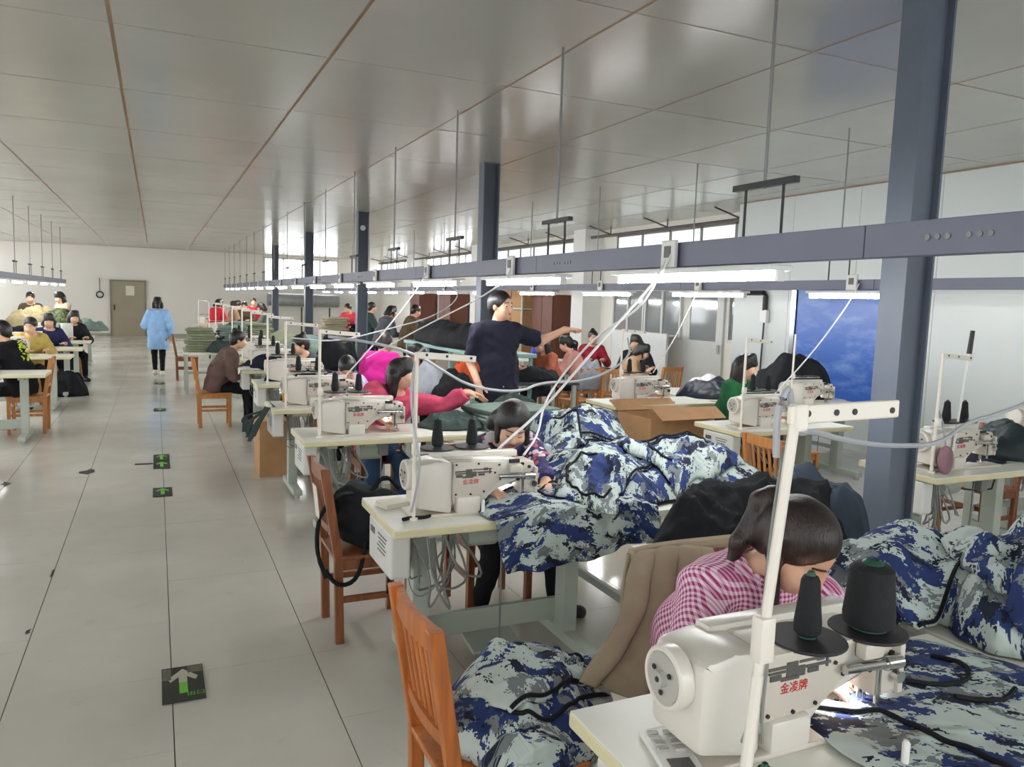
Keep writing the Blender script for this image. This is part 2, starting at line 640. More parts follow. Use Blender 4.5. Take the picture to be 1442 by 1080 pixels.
    for i, q in ((0, 1), (1, -1)):
        E, Wr = ik(SH[i], hands[i], ls, lf, elbow[i])
        B.rc(SH[i], E, .047 * s, .038 * s, .025); B.rc(E, Wr, .039 * s, .026 * s, .015)
        fd = nrm(Wr - E)
        hd = nrm(hdir[i]) if hdir[i] is not None else nrm(fd + np.array([0, 0, -.0]))
        pn = np.array(palm[i], float); pn = nrm(pn - hd * (pn @ hd))
        sdv = np.cross(hd, pn) * q       # towards the thumb side
        hs = s * (1.08 if man else 1.0)
        pc = Wr + hd * .048 * hs
        HB = rot_to(sdv, hd, pn)
        B.rc(Wr, Wr + hd * .03 * hs, .025 * hs, .026 * hs, .015)
        B.el(pc, np.array([.038, .05, .016]) * hs, HB, .012)
        cu = R(curl[i])
        fr_ = .0082 if res < .01 else .0095
        for a, (off, ln) in enumerate(((.028, .070), (.0095, .079), (-.0095, .073), (-.027, .058))):
            b0 = Wr + (hd * .083 + sdv * off) * hs
            p0 = b0 - hd * .03 * hs
            dirf = nrm(hd * math.cos(cu * .6) + pn * math.sin(cu * .6) + sdv * off * 4)
            b1 = b0 + dirf * ln * .5 * hs
            dir2 = nrm(hd * math.cos(cu * 1.8) + pn * math.sin(cu * 1.8) + sdv * off * 3)
            b2 = b1 + dir2 * ln * .5 * hs
            B.rc(p0, b0, fr_ * hs, k=.008); B.rc(b0, b1, fr_ * 1.05 * hs, fr_ * .97 * hs, .003); B.rc(b1, b2, fr_ * .97 * hs, fr_ * .82 * hs, .003)
        t0 = Wr + (hd * .025 + sdv * .024) * hs
        t1 = t0 + nrm(hd * .65 + sdv * .7 + pn * .3) * .042 * hs
        t2 = t1 + nrm(hd * .9 + sdv * .25 + pn * .4) * .033 * hs
        B.rc(t0, t1, .0125 * hs, .0105 * hs, .01); B.rc(t1, t2, .0105 * hs, .0085 * hs, .003)
        if sleeve > 0:
            ee = E if sleeve > .55 else SH[i] + (E - SH[i]) * min(1, sleeve * 1.7)
            T.rc(SH[i], ee, (.05 + lo) * s, (.045 + lo * .9) * s, .04)
            if sleeve > .55:
                we = E + (Wr - E) * 1.02
                T.rc(E, we, (.043 + lo * .9) * s, (.032 + lo * .6) * s, .015)
                T.cut(E + (Wr - E) * min(sleeve, 1.0) * .97, fd, .06)
            else:
                T.cut(SH[i] + (ee - SH[i]) * .98, nrm(E - SH[i]), .10)
    # legs
    shoes = []
    for i in (0, 1):
        A = np.array(feet[i], float) + (0, 0, .085 * s)
        K, A = ik(hips[i], A, .40 * s, .385 * s, knee[i])
        B.rc(hips[i], K, .082 * s, .055 * s, .03); B.rc(K, A, .055 * s, .035 * s, .02)
        L.rc(hips[i], K, .088 * s, .063 * s, .03); L.rc(K, A, .063 * s, .044 * s, .02)
        fo = nrm(fdir[i]) if fdir[i] is not None else nrm(np.array([(-.12 if i == 0 else .12), -1, 0]))
        if legs is not None:
            L.cut(A + nrm(K - A) * .0, nrm(A - K), .075)
        heel = A - (0, 0, .045 * s) - fo * .035; toe = A - (0, 0, .055 * s) + fo * .13 * s
        B.rc(A, heel, .036 * s, .034 * s, .02); B.rc(heel, toe, .034 * s, .026 * s, .02)
        sh = Sdf()
        sh.rc(A + (0, 0, .005), heel, .043 * s, .043 * s, .02).rc(heel, toe, .042 * s, .034 * s, .02)
        sh.rc(heel + fo * .01 - (0, 0, .012), toe - (0, 0, .002), .040 * s, .036 * s, .01)
        sh.cut(A + (0, 0, .02), (0, 0, 1), .07); sh.cut(A - (0, 0, .083 * s), (0, 0, -1), .24, .002)
        shoes.append(sh)
    L.el(P + d1 * .02, np.array([.17, .123, .115]) * s, PR, .03)
    L.cut(P + d1 * .10, d1, .25)
    # build meshes
    V, F = B.mesh(res)
    c = V[F].mean(1)
    lp = np.zeros(len(F), int)
    if res < .01:
        mc = hp(0, .09, -.058)
        dl = (c - mc) @ HR
        lp[(np.abs(dl[:, 0]) < (.021 - .8 * np.abs(dl[:, 2])) * s) & (np.abs(dl[:, 2]) < .0085 * s) & (dl[:, 1] > -.012)] = 1
    put('body', mesh_np('body', V, F, [skin, LIPS], mi=lp), t)
    if top is not None:
        V, F = T.mesh(max(res, .008), fold, seed=len(label))
        o = put(top_name, mesh_np(top_name, V, F, top), t)
    if legs is not None:
        V, F = L.mesh(max(res, .011), .003, seed=3)
        put('trousers', mesh_np('trousers', V, F, legs), t)
    if shoe is not None:
        for sh in shoes:
            V, F = sh.mesh(max(res, .009))
            put('shoe', mesh_np('shoe', V, F, shoe), t)
    style, hm = hair
    hm = hm or HAIR
    if style:
        Hh = Sdf()
        Hh.el(hp(0, -.016, .034), np.array([.086, .102, .094]) * s, HR, .02)
        Hh.el(hp(0, -.052, -.01), np.array([.074, .06, .085]) * s, HR, .03)
        # hair line: carve the face
        Hh.p.append(('el', (hp(0, .088, -.03), np.array([.062, .066, .088]) * s, HR), .012, '-', hp(0, .088, -.03) - .14, hp(0, .088, -.03) + .14))
        for q in (-1, 1):
            c0 = hp(q * .095, .02, -.05)
            Hh.p.append(('el', (c0, np.array([.04, .045, .05]) * s, HR), .01, '-', c0 - .09, c0 + .09))
        dn = np.array([0, 0, -1.0])
        bk = hp(0, -.10, .02)
        if style in ('ponytail', 'pony_low', 'pony_plain'):
            z0 = {'pony_low': -.015, 'pony_plain': .03}.get(style, .05)
            bk = hp(0, -.098, z0)
            if style == 'pony_plain':
                for q, lng in ((1, .19), (-1, .10)):
                    a = hp(q * .07, -.02, -.01); e = a + dn * lng * s + hf * .01 - hr * q * .012
                    Hh.rc(hp(q * .074, -.02, .03), a, .02 * s, .022 * s, .02).rc(a, e, .022 * s, .010 * s, .02)
            Hh.rc(bk, bk - hf * .035 + hu * .005, .027 * s, .03 * s, .02)
            sv = np.array([sway[0], sway[1], 0]); m1 = bk - hf * .055 * s + dn * .03 * s + sv * .4; m2 = m1 + dn * .11 * s + sv; m3 = m2 + dn * .12 * s + sv * .8
            w_ = .7 if style == 'pony_plain' else 1.0
            Hh.rc(bk - hf * .03, m1, .03 * s * w_, .036 * s * w_, .02).rc(m1, m2, .036 * s * w_, .03 * s * w_, .02).rc(m2, m3, .03 * s * w_, .008 * s, .02)
        if style in ('long', 'bob', 'bob_plain'):
            ln = .24 if style == 'long' else .06
            for q in (-1, 0, 1):
                a = hp(q * .066, -.05 if q else -.085, -.02)
                e = a + dn * ln * s - nrm(fr) * .045 + r * q * .01
                Hh.rc(a, e, .045 * s, .036 * s, .03)
            for q in (-1, 1):
                a = hp(q * .078, -.012 if style == 'long' else .008, .0); e = a - hf * (.02 if style == 'long' else 0) + dn * (.17 if style == 'long' else .09) * s
                Hh.rc(a, e, .018 * s, .014 * s, .02)
        if style == 'bun':
            Hh.el(hp(0, -.07, .115), np.array([.036, .036, .032]) * s, HR, .012)
        if style in ('ponytail', 'pony_low', 'bob', 'long', 'fringe'):
            for a, b in ((-.055, .0), (-.03, .006), (0, .01), (.03, .006), (.055, 0)):
                Hh.rc(hp(a * .8, .03, .105), hp(a * 1.05, .084 - abs(a) * .45, .046), .026 * s, .010 * s, .035)
        V, F = Hh.mesh(max(res, .009), .0016, 2)
        put('hair', mesh_np('hair', V, F, hm), t)
    if res < .0135 and head[0] >= 26:
        for q in (-1, 1):
            obj('eyelash', lambda bm: bm_tube(bm, [hp(q * .017, .083, .0), hp(q * .031, .089, -.004), hp(q * .045, .078, .0)], .0028 * s, 5, 1), hm, t, smooth=True)
            obj('eyebrow', lambda bm: bm_tube(bm, [hp(q * .014, .090, .032), hp(q * .03, .088, .035), hp(q * .05, .072, .028)], .0032 * s, 5, 1), hm, t, smooth=True)
    elif res < .0155:
        def eye(q):
            def fn(bm):
                bmesh.ops.create_uvsphere(bm, u_segments=12, v_segments=8, radius=.0118 * s, matrix=Matrix.Translation(hp(q * .031, .0755, .006)))
                for f_ in bm.faces:
                    d = (np.array(f_.calc_center_median()) - hp(q * .031, .077, .006))
                    d = d / np.linalg.norm(d)
                    f_.material_index = 1 if d @ (hf * .93 - hu * .37) > .72 else 0
            return fn
        for q in (-1, 1):
            obj('eye', eye(q), [EYE_W, EYE_D], t, smooth=True)

            def brow(bm, q=q):
                bm_tube(bm, [hp(q * .014, .091, .031), hp(q * .03, .088, .034), hp(q * .05, .072, .027)], .0035 * s, 5, 1)
            obj('eyebrow', brow, hm, t, smooth=True)
    if extra:
        extra(dict(t=t, hp=hp, N=N, d2=d2, fr=fr, r=r, Ch=Ch, P=P, s=s, hf=hf, hu=hu, hr=hr, HR=HR, SH=SH, Wt=Wt))
    return t
# ---------------------------------------------------------------- common materials
WHITE_WALL = mat('wall_paint', (0.91, 0.895, 0.865), 0.6, var=0.03, scale=0.5)
PANEL_WALL = mat('sandwich_panel', (0.79, 0.815, 0.81), 0.28, var=0.03, scale=0.7)
SEAM = mat('dirty_seam', (0.62, 0.52, 0.42), 0.8, var=0.15, scale=3)
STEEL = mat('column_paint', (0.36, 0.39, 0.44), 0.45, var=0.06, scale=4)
STEEL_SHADE = mat('column_paint_web_shade', (0.30, 0.33, 0.38), 0.5, var=0.06, scale=4)  # darker copy of the column paint, shade of the recess put into its colour
TRUNK = mat('trunking_paint', (0.46, 0.47, 0.54), 0.45, var=0.04, scale=5)
BLACKM = mat('black_iron', (0.13, 0.13, 0.14), 0.5)
CHROME = mat('chrome', (0.8, 0.8, 0.8), 0.15, 1.0, var=0)
GALV = mat('galvanised_rod', (0.5, 0.5, 0.5), 0.4, 0.6)
WPLAST = mat('white_plastic', (0.9, 0.9, 0.89), 0.4, var=0.02)
TUBE_M = mat('lit_tube', (1.0, 1.0, 1.0), 0.4, var=0, emit=TUBE)
ENAMEL = mat('machine_enamel', (0.86, 0.84, 0.80), 0.3, var=0.03, scale=5)
ENAMEL2 = mat('machine_enamel_plate', (0.82, 0.79, 0.74), 0.35, var=0.03, scale=5)
TOPW = mat('table_laminate', (0.87, 0.87, 0.83), 0.35, var=0.03, scale=4)
EDGE = mat('table_edge_band', (0.84, 0.81, 0.66), 0.45, var=0.06, scale=7)
LEGM = mat('table_leg_paint', (0.68, 0.71, 0.67), 0.45, var=0.05, scale=5)
BOXW = mat('control_box_plastic', (0.84, 0.84, 0.82), 0.4, var=0.03)
LABELG = mat('etched_label', (0.36, 0.35, 0.34), 0.4, var=0.1, scale=80)
REDINK = mat('red_lettering', (0.80, 0.16, 0.17), 0.5, var=0)
THREAD = mat('black_thread', (0.075, 0.08, 0.095), 0.8, var=0.2, scale=60, bump=0.4, bscale=250)
CONEG = mat('green_cone_core', (0.10, 0.28, 0.22), 0.5)
DISC = mat('black_disc', (0.14, 0.13, 0.14), 0.6)
CABLE = mat('grey_cable', (0.55, 0.56, 0.55), 0.5, var=0.1)
HOSE = mat('grey_hose', (0.68, 0.69, 0.71), 0.35)
CORD = mat('white_cord', (0.88, 0.88, 0.88), 0.45, var=0.02)
WOOD = wood('chair_wood', (0.62, 0.34, 0.15), (0.77, 0.46, 0.22))
WOOD_R = wood('chair_wood_reddish', (0.44, 0.26, 0.16), (0.58, 0.35, 0.22))
WOOD_L = wood('chair_wood_light', (0.66, 0.42, 0.22), (0.78, 0.54, 0.31))
CARD = mat('cardboard', (0.70, 0.54, 0.38), 0.8, var=0.08, scale=9)
BROWN = wood('brown_board', (0.36, 0.20, 0.15), (0.44, 0.26, 0.20), 0.5)
GLASS_G = mat('grey_glass', (0.52, 0.54, 0.55), 0.06, var=0.06, scale=1.2, spec=0.8)
FRAME = mat('window_frame', (0.80, 0.81, 0.79), 0.4, var=0.02)


def clear_glass():
    m = bpy.data.materials.new('clear_glass'); t = NT(m)
    tr = t.new('ShaderNodeBsdfTransparent'); gl = t.new('ShaderNodeBsdfGlossy'); gl.inputs['Roughness'].default_value = 0.05
    mx = t.new('ShaderNodeMixShader'); mx.inputs[0].default_value = 0.08
    t.link(tr.outputs[0], mx.inputs[1]); t.link(gl.outputs[0], mx.inputs[2])
    t.link(mx.outputs[0], t.n['Material Output'].inputs['Surface'])
    return m


GLASS = clear_glass()


def frosted():
    m = bpy.data.materials.new('frosted_glass'); t = NT(m)
    tl = t.new('ShaderNodeBsdfTranslucent'); tl.inputs[0].default_value = (.8, .82, .8, 1)
    df = t.new('ShaderNodeBsdfDiffuse'); df.inputs[0].default_value = (.6, .62, .6, 1)
    mx = t.new('ShaderNodeMixShader'); mx.inputs[0].default_value = 0.5
    t.link(tl.outputs[0], mx.inputs[1]); t.link(df.outputs[0], mx.inputs[2])
    t.link(mx.outputs[0], t.n['Material Output'].inputs['Surface'])
    return m


FROST = frosted()


def floor_mat():
    m = bpy.data.materials.new('floor_tile'); t = NT(m)
    co = t.coord('Object')
    g = t.new('ShaderNodeNewGeometry').outputs['Position']
    a = t.noise(g, 0.9, 5, .6); b = t.noise(g, 7, 4, .6)
    c1 = t.ramp(a, [(.3, lin((.75, .74, .70))), (.7, lin((.81, .80, .765)))])
    c2 = t.mix(t.math('MULTIPLY', t.math('GREATER_THAN', b, .66), .12), c1, lin((.62, .61, .56)))
    t.link(c2, t.bs.inputs['Base Color'])
    t.link(t.ramp(a, [(.3, (.10,) * 3), (.7, (.24,) * 3)]), t.bs.inputs['Roughness'])
    t.bs.inputs['Specular IOR Level'].default_value = .5
    MATS['floor_tile'] = m
    return m


def ceil_mat():
    m = bpy.data.materials.new('ceiling_panel'); t = NT(m)
    g = t.new('ShaderNodeNewGeometry').outputs['Position']
    a = t.noise(g, 0.6, 4, .6)
    t.link(t.ramp(a, [(.3, lin((.655, .645, .615))), (.7, lin((.69, .685, .66)))]), t.bs.inputs['Base Color'])
    t.bs.inputs['Roughness'].default_value = .21
    t.bs.inputs['Specular IOR Level'].default_value = .45
    t.bump(t.noise(g, .8, 2), .05, .01)
    return m


FLOORM = floor_mat()
CEILM = ceil_mat()
JOINT = mat('joint_dirt', (0.22, 0.21, 0.19), 0.8, var=0.2)

# ---------------------------------------------------------------- setting
ZC = 3.27
XL, XN, XF, YB, YF = -6.6, 7.9, 8.6, -1.6, 32.12


def S_(name, fn, m, parent=None, **k):
    o = obj(name, fn, m, parent, **k)
    if parent is None:
        o['kind'] = 'structure'
    return o


floor = S_('floor', lambda bm: bm_box(bm, ((XL + 9) / 2, (YB + YF) / 2, -.055), (9 - XL + .6, YF - YB + .4, .1)), JOINT)
TW = .62
tile = mesh_of('tile', lambda bm: bm_box(bm, (0, 0, -.003), (TW - .004, TW - .0016, .006)), FLOORM)
rest = []
for i in range(-11, 14):
    for j in range(-3, 52):
        x = .04 + TW * (i + .5); y = .19 + TW * j
        if x < XL or x > 8.6 or y > YF:
            continue
        if -4 <= i <= 6 and 3 <= j <= 29:
            put('tile', tile, floor, (x, y, .0 + random.uniform(-.0004, .0004)), (random.uniform(-.0006, .0006), random.uniform(-.0006, .0006), 0))
        else:
            rest.append((x, y))


def rest_fn(bm):
    for x, y in rest:
        q = TW / 2
        bm.faces.new([bm.verts.new((x + a * (q - .002), y + b * (q - .0008), 0)) for a, b in ((-1, -1), (1, -1), (1, 1), (-1, 1))])


S_('tile_field', rest_fn, FLOORM, floor, kind='stuff')

ceiling = S_('ceiling', lambda bm: bm_box(bm, ((XL + 9) / 2, (YB + YF) / 2, ZC + .0545), (9 - XL, YF - YB + .3, .1)), SEAM)
PW, PL = 1.29, 1.66
pan = mesh_of('ceiling_panel', lambda bm: bm_box(bm, (0, 0, .003), (PW - .024, PL - .016, .006)), CEILM)
for i in range(-5, 7):
    for j in range(-4, 17):
        x = -.22 + PW * (i + .5); y = 5.36 + PL * (j + .5)
        if x < XL + .2 or y > YF:
            continue
        put('ceiling_panel', pan, ceiling, (x, y, ZC), (random.uniform(-.0016, .0016), random.uniform(-.0016, .0016), 0))


def wall_boxes(lst):
    def fn(bm):
        for (x0, x1, y0, y1, z0, z1) in lst:
            bm_box(bm, ((x0 + x1) / 2, (y0 + y1) / 2, (z0 + z1) / 2), (x1 - x0, y1 - y0, z1 - z0))
    return fn


# far wall with its window opening
WX0, WX1, WZ0, WZ1 = 3.9, 6.8, 2.2, 3.17
S_('wall_far', wall_boxes([(XL, WX0, YF, YF + .2, 0, ZC), (WX1, 9, YF, YF + .2, 0, ZC), (WX0, WX1, YF, YF + .2, 0, WZ0), (WX0, WX1, YF, YF + .2, WZ1, ZC)]), WHITE_WALL)
w = S_('window_1', wall_boxes([(WX0, WX1, YF + .05, YF + .1, WZ0, WZ0 + .06), (WX0, WX1, YF + .05, YF + .1, WZ1 - .06, WZ1)] + [(WX0 + k * .72, WX0 + k * .72 + .05, YF + .05, YF + .1, WZ0, WZ1) for k in range(5)]), FRAME)
for k in range(4):
    obj('pane', wall_boxes([(WX0 + .05 + k * .72, WX0 + (k + 1) * .72, YF + .07, YF + .078, WZ0 + .06, WZ1 - .06)]), GLASS, w)
# left wall outside the frame; its unseen window openings are added to give daylight
lw = [(XL - .2, XL, YB, YF, 0, 1.0), (XL - .2, XL, YB, YF, 2.5, ZC)]
for k in range(9):
    lw.append((XL - .2, XL, YB + k * 3.75, YB + k * 3.75 + 1.3, 1.0, 2.5))
S_('wall_left', wall_boxes(lw), WHITE_WALL)
# back wall behind the photographer; unseen window openings added for fill daylight
bw = [(XL, 8.2, YB - .2, YB, 0, 1.0), (XL, 8.2, YB - .2, YB, 2.7, ZC)]
for k in range(5):
    bw.append((XL + k * 3.4, XL + k * 3.4 + 1.9, YB - .2, YB, 1.0, 2.7))
S_('wall_back', wall_boxes(bw), WHITE_WALL)
# right side: near sandwich-panel wall, its return, then the outer wall with high windows
wn = S_('wall_right_near', wall_boxes([(XN + .006, XN + .1, YB, 9.25, 0, ZC), (XN + .1, XF + .2, 9.15, 9.25, 0, ZC)]), SEAM)
for k in range(10):
    y1 = 9.25 - k * 1.1; y0 = max(YB, y1 - 1.1)
    if y1 > YB:
        obj('wall_panel', wall_boxes([(XN, XN + .02, y0 + .003, y1 - .003, 0, ZC - .015)]), PANEL_WALL, wn)
CZ0, CZ1 = 2.55, 3.14
ow = [(XF, XF + .2, 9.25, YF, 0, CZ0), (XF, XF + .2, 9.25, YF, CZ1, ZC)]
for y0, y1 in ((13.75, 15.3), (20.0, 20.9), (26.2, 27.2)):
    ow.append((XF, XF + .2, y0, y1, CZ0, CZ1))
S_('wall_right_far', wall_boxes(ow), WHITE_WALL)
S_('baseboard_far', wall_boxes([(XL, -1.5, YF - .02, YF, 0, .1), (-.35, XF, YF - .02, YF, 0, .1)]), mat('grey_skirting', (.62, .62, .58), .5))
n = 2
for (y0, y1, k, pm) in ((9.25, 13.75, 5, FROST), (15.3, 20.0, 6, FROST), (20.9, 26.2, 7, GLASS), (27.2, 32.1, 6, GLASS)):
    st = (y1 - y0) / k
    w = S_(f'window_{n}', wall_boxes([(XF + .02, XF + .07, y0, y1, CZ0, CZ0 + .05), (XF + .02, XF + .07, y0, y1, CZ1 - .05, CZ1)] + [(XF + .02, XF + .07, y0 + q * st - .025, y0 + q * st + .025, CZ0, CZ1) for q in range(k + 1)]), mat('grey_metal_frame', (.50, .50, .48), .4))
    n += 1
    for q in range(k):
        obj('pane', wall_boxes([(XF + .04, XF + .048, y0 + q * st + .025, y0 + (q + 1) * st - .025, CZ0 + .05, CZ1 - .05)]), pm, w)
# square white pillars against the outer wall
for i, y in enumerate((14.5, 20.45, 26.7)):
    S_(f'trim_{i+1}', wall_boxes([(8.15, XF, y - .25, y + .25, 0, ZC)]), mat('pillar_paint', (.88, .88, .87), .5, var=.02))
# rusty pipe runs under the ceiling by the high windows
t = thing('ceiling_pipe', 'dark iron pipe running along the right wall under the ceiling', 'pipe', (8.3, 9.3, 3.1))
obj('pipe', lambda bm: bm_cyl(bm, (0, 0, 0), (.0, 22, 0), .03, n=8), mat('rusty_iron', (.36, .33, .32), .6), t, smooth=True)
for k in range(12):
    obj('hanger', lambda bm, k=k: (bm_cyl(bm, (0, .4 + 1.9 * k, 0), (0, .4 + 1.9 * k, .17), .012, n=6), bm_cyl(bm, (0, .4 + 1.9 * k, .02), (-.5, .4 + 1.9 * k, .15), .014, n=6)), MATS['rusty_iron'], t)

# glazed partition windows and door in the outer wall
def inner_window(n, y0, y1, z0, z1):
    w = S_(f'window_{n}', wall_boxes([(XF - .06, XF - .005, y0, y1, z0 - .05, z0), (XF - .06, XF - .005, y0, y1, z1, z1 + .05), (XF - .06, XF - .005, y0 - .05, y0, z0 - .05, z1 + .05), (XF - .06, XF - .005, y1, y1 + .05, z0 - .05, z1 + .05), (XF - .06, XF - .005, (y0 + y1) / 2 - .03, (y0 + y1) / 2 + .03, z0, z1)]), FRAME)
    for a, b in ((y0, (y0 + y1) / 2 - .03), ((y0 + y1) / 2 + .03, y1)):
        obj('pane', wall_boxes([(XF - .03, XF - .02, a, b, z0, z1)]), GLASS_G, w)


inner_window(6, 12.62, 13.65, 1.2, 2.0)
inner_window(7, 11.45, 12.5, 1.2, 2.0)
d = S_('door_2', wall_boxes([(XF - .05, XF, 10.25, 11.3, 0, 1.15), (XF - .05, XF, 10.25, 11.3, 2.05, 2.2), (XF - .05, XF, 10.25, 10.42, 1.15, 2.05), (XF - .05, XF, 11.13, 11.3, 1.15, 2.05)]), FRAME)
obj('pane', wall_boxes([(XF - .04, XF - .03, 10.42, 11.13, 1.15, 2.05)]), GLASS_G, d)
obj('door_handle', wall_boxes([(XF - .09, XF - .05, 10.3, 10.34, .95, 1.1)]), CHROME, d)
inner_window(8, 9.4, 10.1, 1.2, 2.0)
# far door with paper notice
d = S_('door_1', wall_boxes([(-1.47, -.38, YF - .06, YF, 0, 2.0)]), mat('door_paint', (.62, .58, .50), .5, var=.05, scale=2))
obj('door_frame', wall_boxes([(-1.53, -1.47, YF - .08, YF, 0, 2.06), (-.38, -.32, YF - .08, YF, 0, 2.06), (-1.47, -.38, YF - .08, YF, 2.0, 2.06)]), mat('door_frame_paint', (.52, .49, .43), .5), d)
obj('door_handle', wall_boxes([(-1.40, -1.36, YF - .1, YF - .06, .95, 1.15)]), BLACKM, d)
tag(obj('paper_notice', wall_boxes([(-1.0, -.72, YF - .066, YF - .061, 1.5, 1.85)]), mat('paper', (.88, .86, .80), .7, var=.03)), 'white paper notice taped on the far brown door', 'notice')
t = thing('wall_ring', 'small dark ring hanging on the far wall left of the door', 'ring', (-1.85, YF - .05, 1.5))
obj('ring', lambda bm: bm_tube(bm, [(.11 * math.cos(a * PI / 8), 0, .11 * math.sin(a * PI / 8)) for a in range(17)], .025, 6), BLACKM, t)
obj('cord', lambda bm: bm_cyl(bm, (0, 0, .12), (0, 0, .6), .012, n=6), BLACKM, t)
# silver duct on far wall
t = thing('air_duct', 'big silver grey duct lying along the far wall under the window', 'duct', (3.95, 31.5, 1.52))
obj('duct_body', lambda bm: bm_lathe(bm, [(.02, 0), (.25, 0), (.25, 1.8), (.265, 1.8), (.265, 1.84), (.25, 1.84), (.25, 2.75), (.02, 2.75)], axis=(1, 0, 0), n=20), mat('duct_foil', (.62, .63, .63), .35, .5), t, smooth=True)
for x in (.3, 1.3, 2.4):
    obj('bracket', lambda bm, x=x: bm_box(bm, (x, .28, -.1), (.05, .6, .05)), BLACKM, t)
    obj('support', lambda bm, x=x: bm_box(bm, (x, .0, -.9), (.05, .05, 1.24)), BLACKM, t)
# sky poster on the near right wall


def poster_mat():
    m = bpy.data.materials.new('sky_poster'); t = NT(m)
    g = t.coord('Object')
    v = t.mapping(g, (1, 1.1, 3.0), (.5, 0, 0))
    f = t.noise(v, 1.6, 7, .62)
    sp = t.new('ShaderNodeSeparateXYZ'); t.link(g, sp.inputs[0])
    base = t.ramp(t.math('DIVIDE', sp.outputs[2], 2.1), [(.35, lin((.16, .36, .70))), (.95, lin((.20, .40, .74)))])
    t.link(t.mix(t.ramp(f, [(.47, (0,) * 3), (.75, (.7,) * 3)]), base, lin((.55, .68, .88))), t.bs.inputs['Base Color'])
    t.bs.inputs['Roughness'].default_value = .3
    return m


po = thing('sky_poster', 'large blue sky poster with white clouds on the right wall', 'poster', (7.88, 7.2, 0))
obj('sheet', lambda bm: bm_box(bm, (0, 0, 1.28), (.012, 1.5, 1.62)), poster_mat(), po)
obj('frame_strip', wall_boxes([(-.03, .005, .76, .84, .2, 2.1)]), CHROME, po)
t = thing('wall_conduit', 'black elbow conduit with white switch box on the right wall', 'conduit', (7.86, 8.55, 0))
obj('conduit', lambda bm: bm_tube(bm, [(0, .55, 1.95), (0, .04, 1.95), (0, 0, 1.9), (0, 0, 1.7)], .035, 8), BLACKM, t, smooth=True)
obj('switch_box', lambda bm: bm_box(bm, (0, 0, 1.62), (.06, .13, .18), bev=.008), WPLAST, t)
obj('wire', lambda bm: bm_cyl(bm, (0, 0, 1.55), (0, .02, .6), .012, n=6), BLACKM, t)

# steel columns (H section)
for k, y in enumerate((2.8, 8.38, 14.4, 19.95, 26.0)):
    t = thing('steel_column', ['nearest grey steel column standing right of the sewing aisle', 'second grey steel column standing behind the pointing man', 'third grey steel column with a round white sticker near the top', 'fourth grey steel column down the hall from the camera', 'fifth and farthest grey steel column before the bright window'][k], 'column', (3.5, y, 0))
    for s in (-1, 1):
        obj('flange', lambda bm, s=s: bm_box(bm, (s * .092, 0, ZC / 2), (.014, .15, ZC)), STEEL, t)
    obj('web', lambda bm: bm_box(bm, (0, -.03 if k == 0 else 0, ZC / 2), (.172, .012, ZC)), STEEL if k == 0 else STEEL_SHADE, t)
    obj('base_plate', lambda bm: bm_box(bm, (0, 0, .008), (.34, .3, .016)), STEEL, t)
    if k == 2:
        obj('sticker', lambda bm: bm_cyl(bm, (0, -.012, 2.98), (0, -.02, 2.98), .05, n=14), WPLAST, t)

# ---------------------------------------------------------------- light trunking beams


def hang_fn(zb):
    def fn(bm):
        bm_box(bm, (0, 0, .22), (.03, .36, .025))
        for s in (-1, 1):
            bm_cyl(bm, (0, s * .11, .0), (0, s * .11, .21), .006, n=6)
    return fn


def tube_fix(label, x, y, z, group, plate=True, emit=TUBE_M):
    t = thing('tube_light', label, 'lamp', (x, y, z), 0, group)
    put('tube', cached('tube' + emit.name, lambda bm: bm_cyl(bm, (0, -.585, 0), (0, .585, 0), .017, n=10), emit, True), t)
    put('housing', cached('tube_housing', lambda bm: bm_box(bm, (0, 0, .034), (.125, 1.2, .024), bev=.006), WPLAST), t)
    for s in (-1, 1):
        put('end_cap', cached('tube_cap%d' % s, lambda bm: bm_box(bm, (0, s * .592, .004), (.04, .016, .05), bev=.004), WPLAST), t)
    if plate:
        put('socket_plate', cached('socket_plate', lambda bm: bm_box(bm, (-.045, .1, .115), (.022, .11, .13), bev=.006), WPLAST), t)
        put('socket', cached('socket', lambda bm: bm_box(bm, (-.058, .1, .125), (.006, .05, .055), bev=.002), LABELG), t)
    return t


def trunk(label, name_row, x, z0, h, ya, yb, first, pitch, n, hang0, hpitch, plate=True, seg=2.6):
    t = thing('light_trunking', label, 'trunking', (x, 0, z0))
    y = ya
    while y < yb - .1:
        y2 = min(yb, y + seg)
        obj('trunk_segment', lambda bm, y=y, y2=y2: bm_box(bm, (0, (y + y2) / 2, h / 2), (.06, y2 - y - .004, h), bev=.003), TRUNK, t)

        def dots(bm, y=y, y2=y2):
            for k in range(7):
                if k != 3:
                    bm_cyl(bm, (-.03, y2 - .25 - .035 * k, h * .5), (-.034, y2 - .25 - .035 * k, h * .5), .010, n=8)
        if y < 16:
            obj('row_of_studs', dots, GALV, t, kind='stuff')
        y = y2
    k = 0
    y = hang0
    while y < yb:
        hx = obj('hanger', hang_fn(z0), BLACKM, t, loc=(0, y, h - .01))
        obj('rod', lambda bm: bm_cyl(bm, (0, 0, .2), (0, 0, ZC - z0 - h + .01), .007, n=6), GALV, hx)
        y += hpitch
    ords = ['first', 'second', 'third', 'fourth', 'fifth', 'sixth', 'seventh', 'eighth', 'ninth', 'tenth', 'eleventh', 'twelfth', 'thirteenth', 'fourteenth', 'fifteenth']
    for k in range(n):
        tube_fix(f'{ords[k]} lit tube lamp from the camera along the {name_row}', x - .01, first + pitch * k, z0 - .055, 'tube lamps under the ' + name_row, plate)


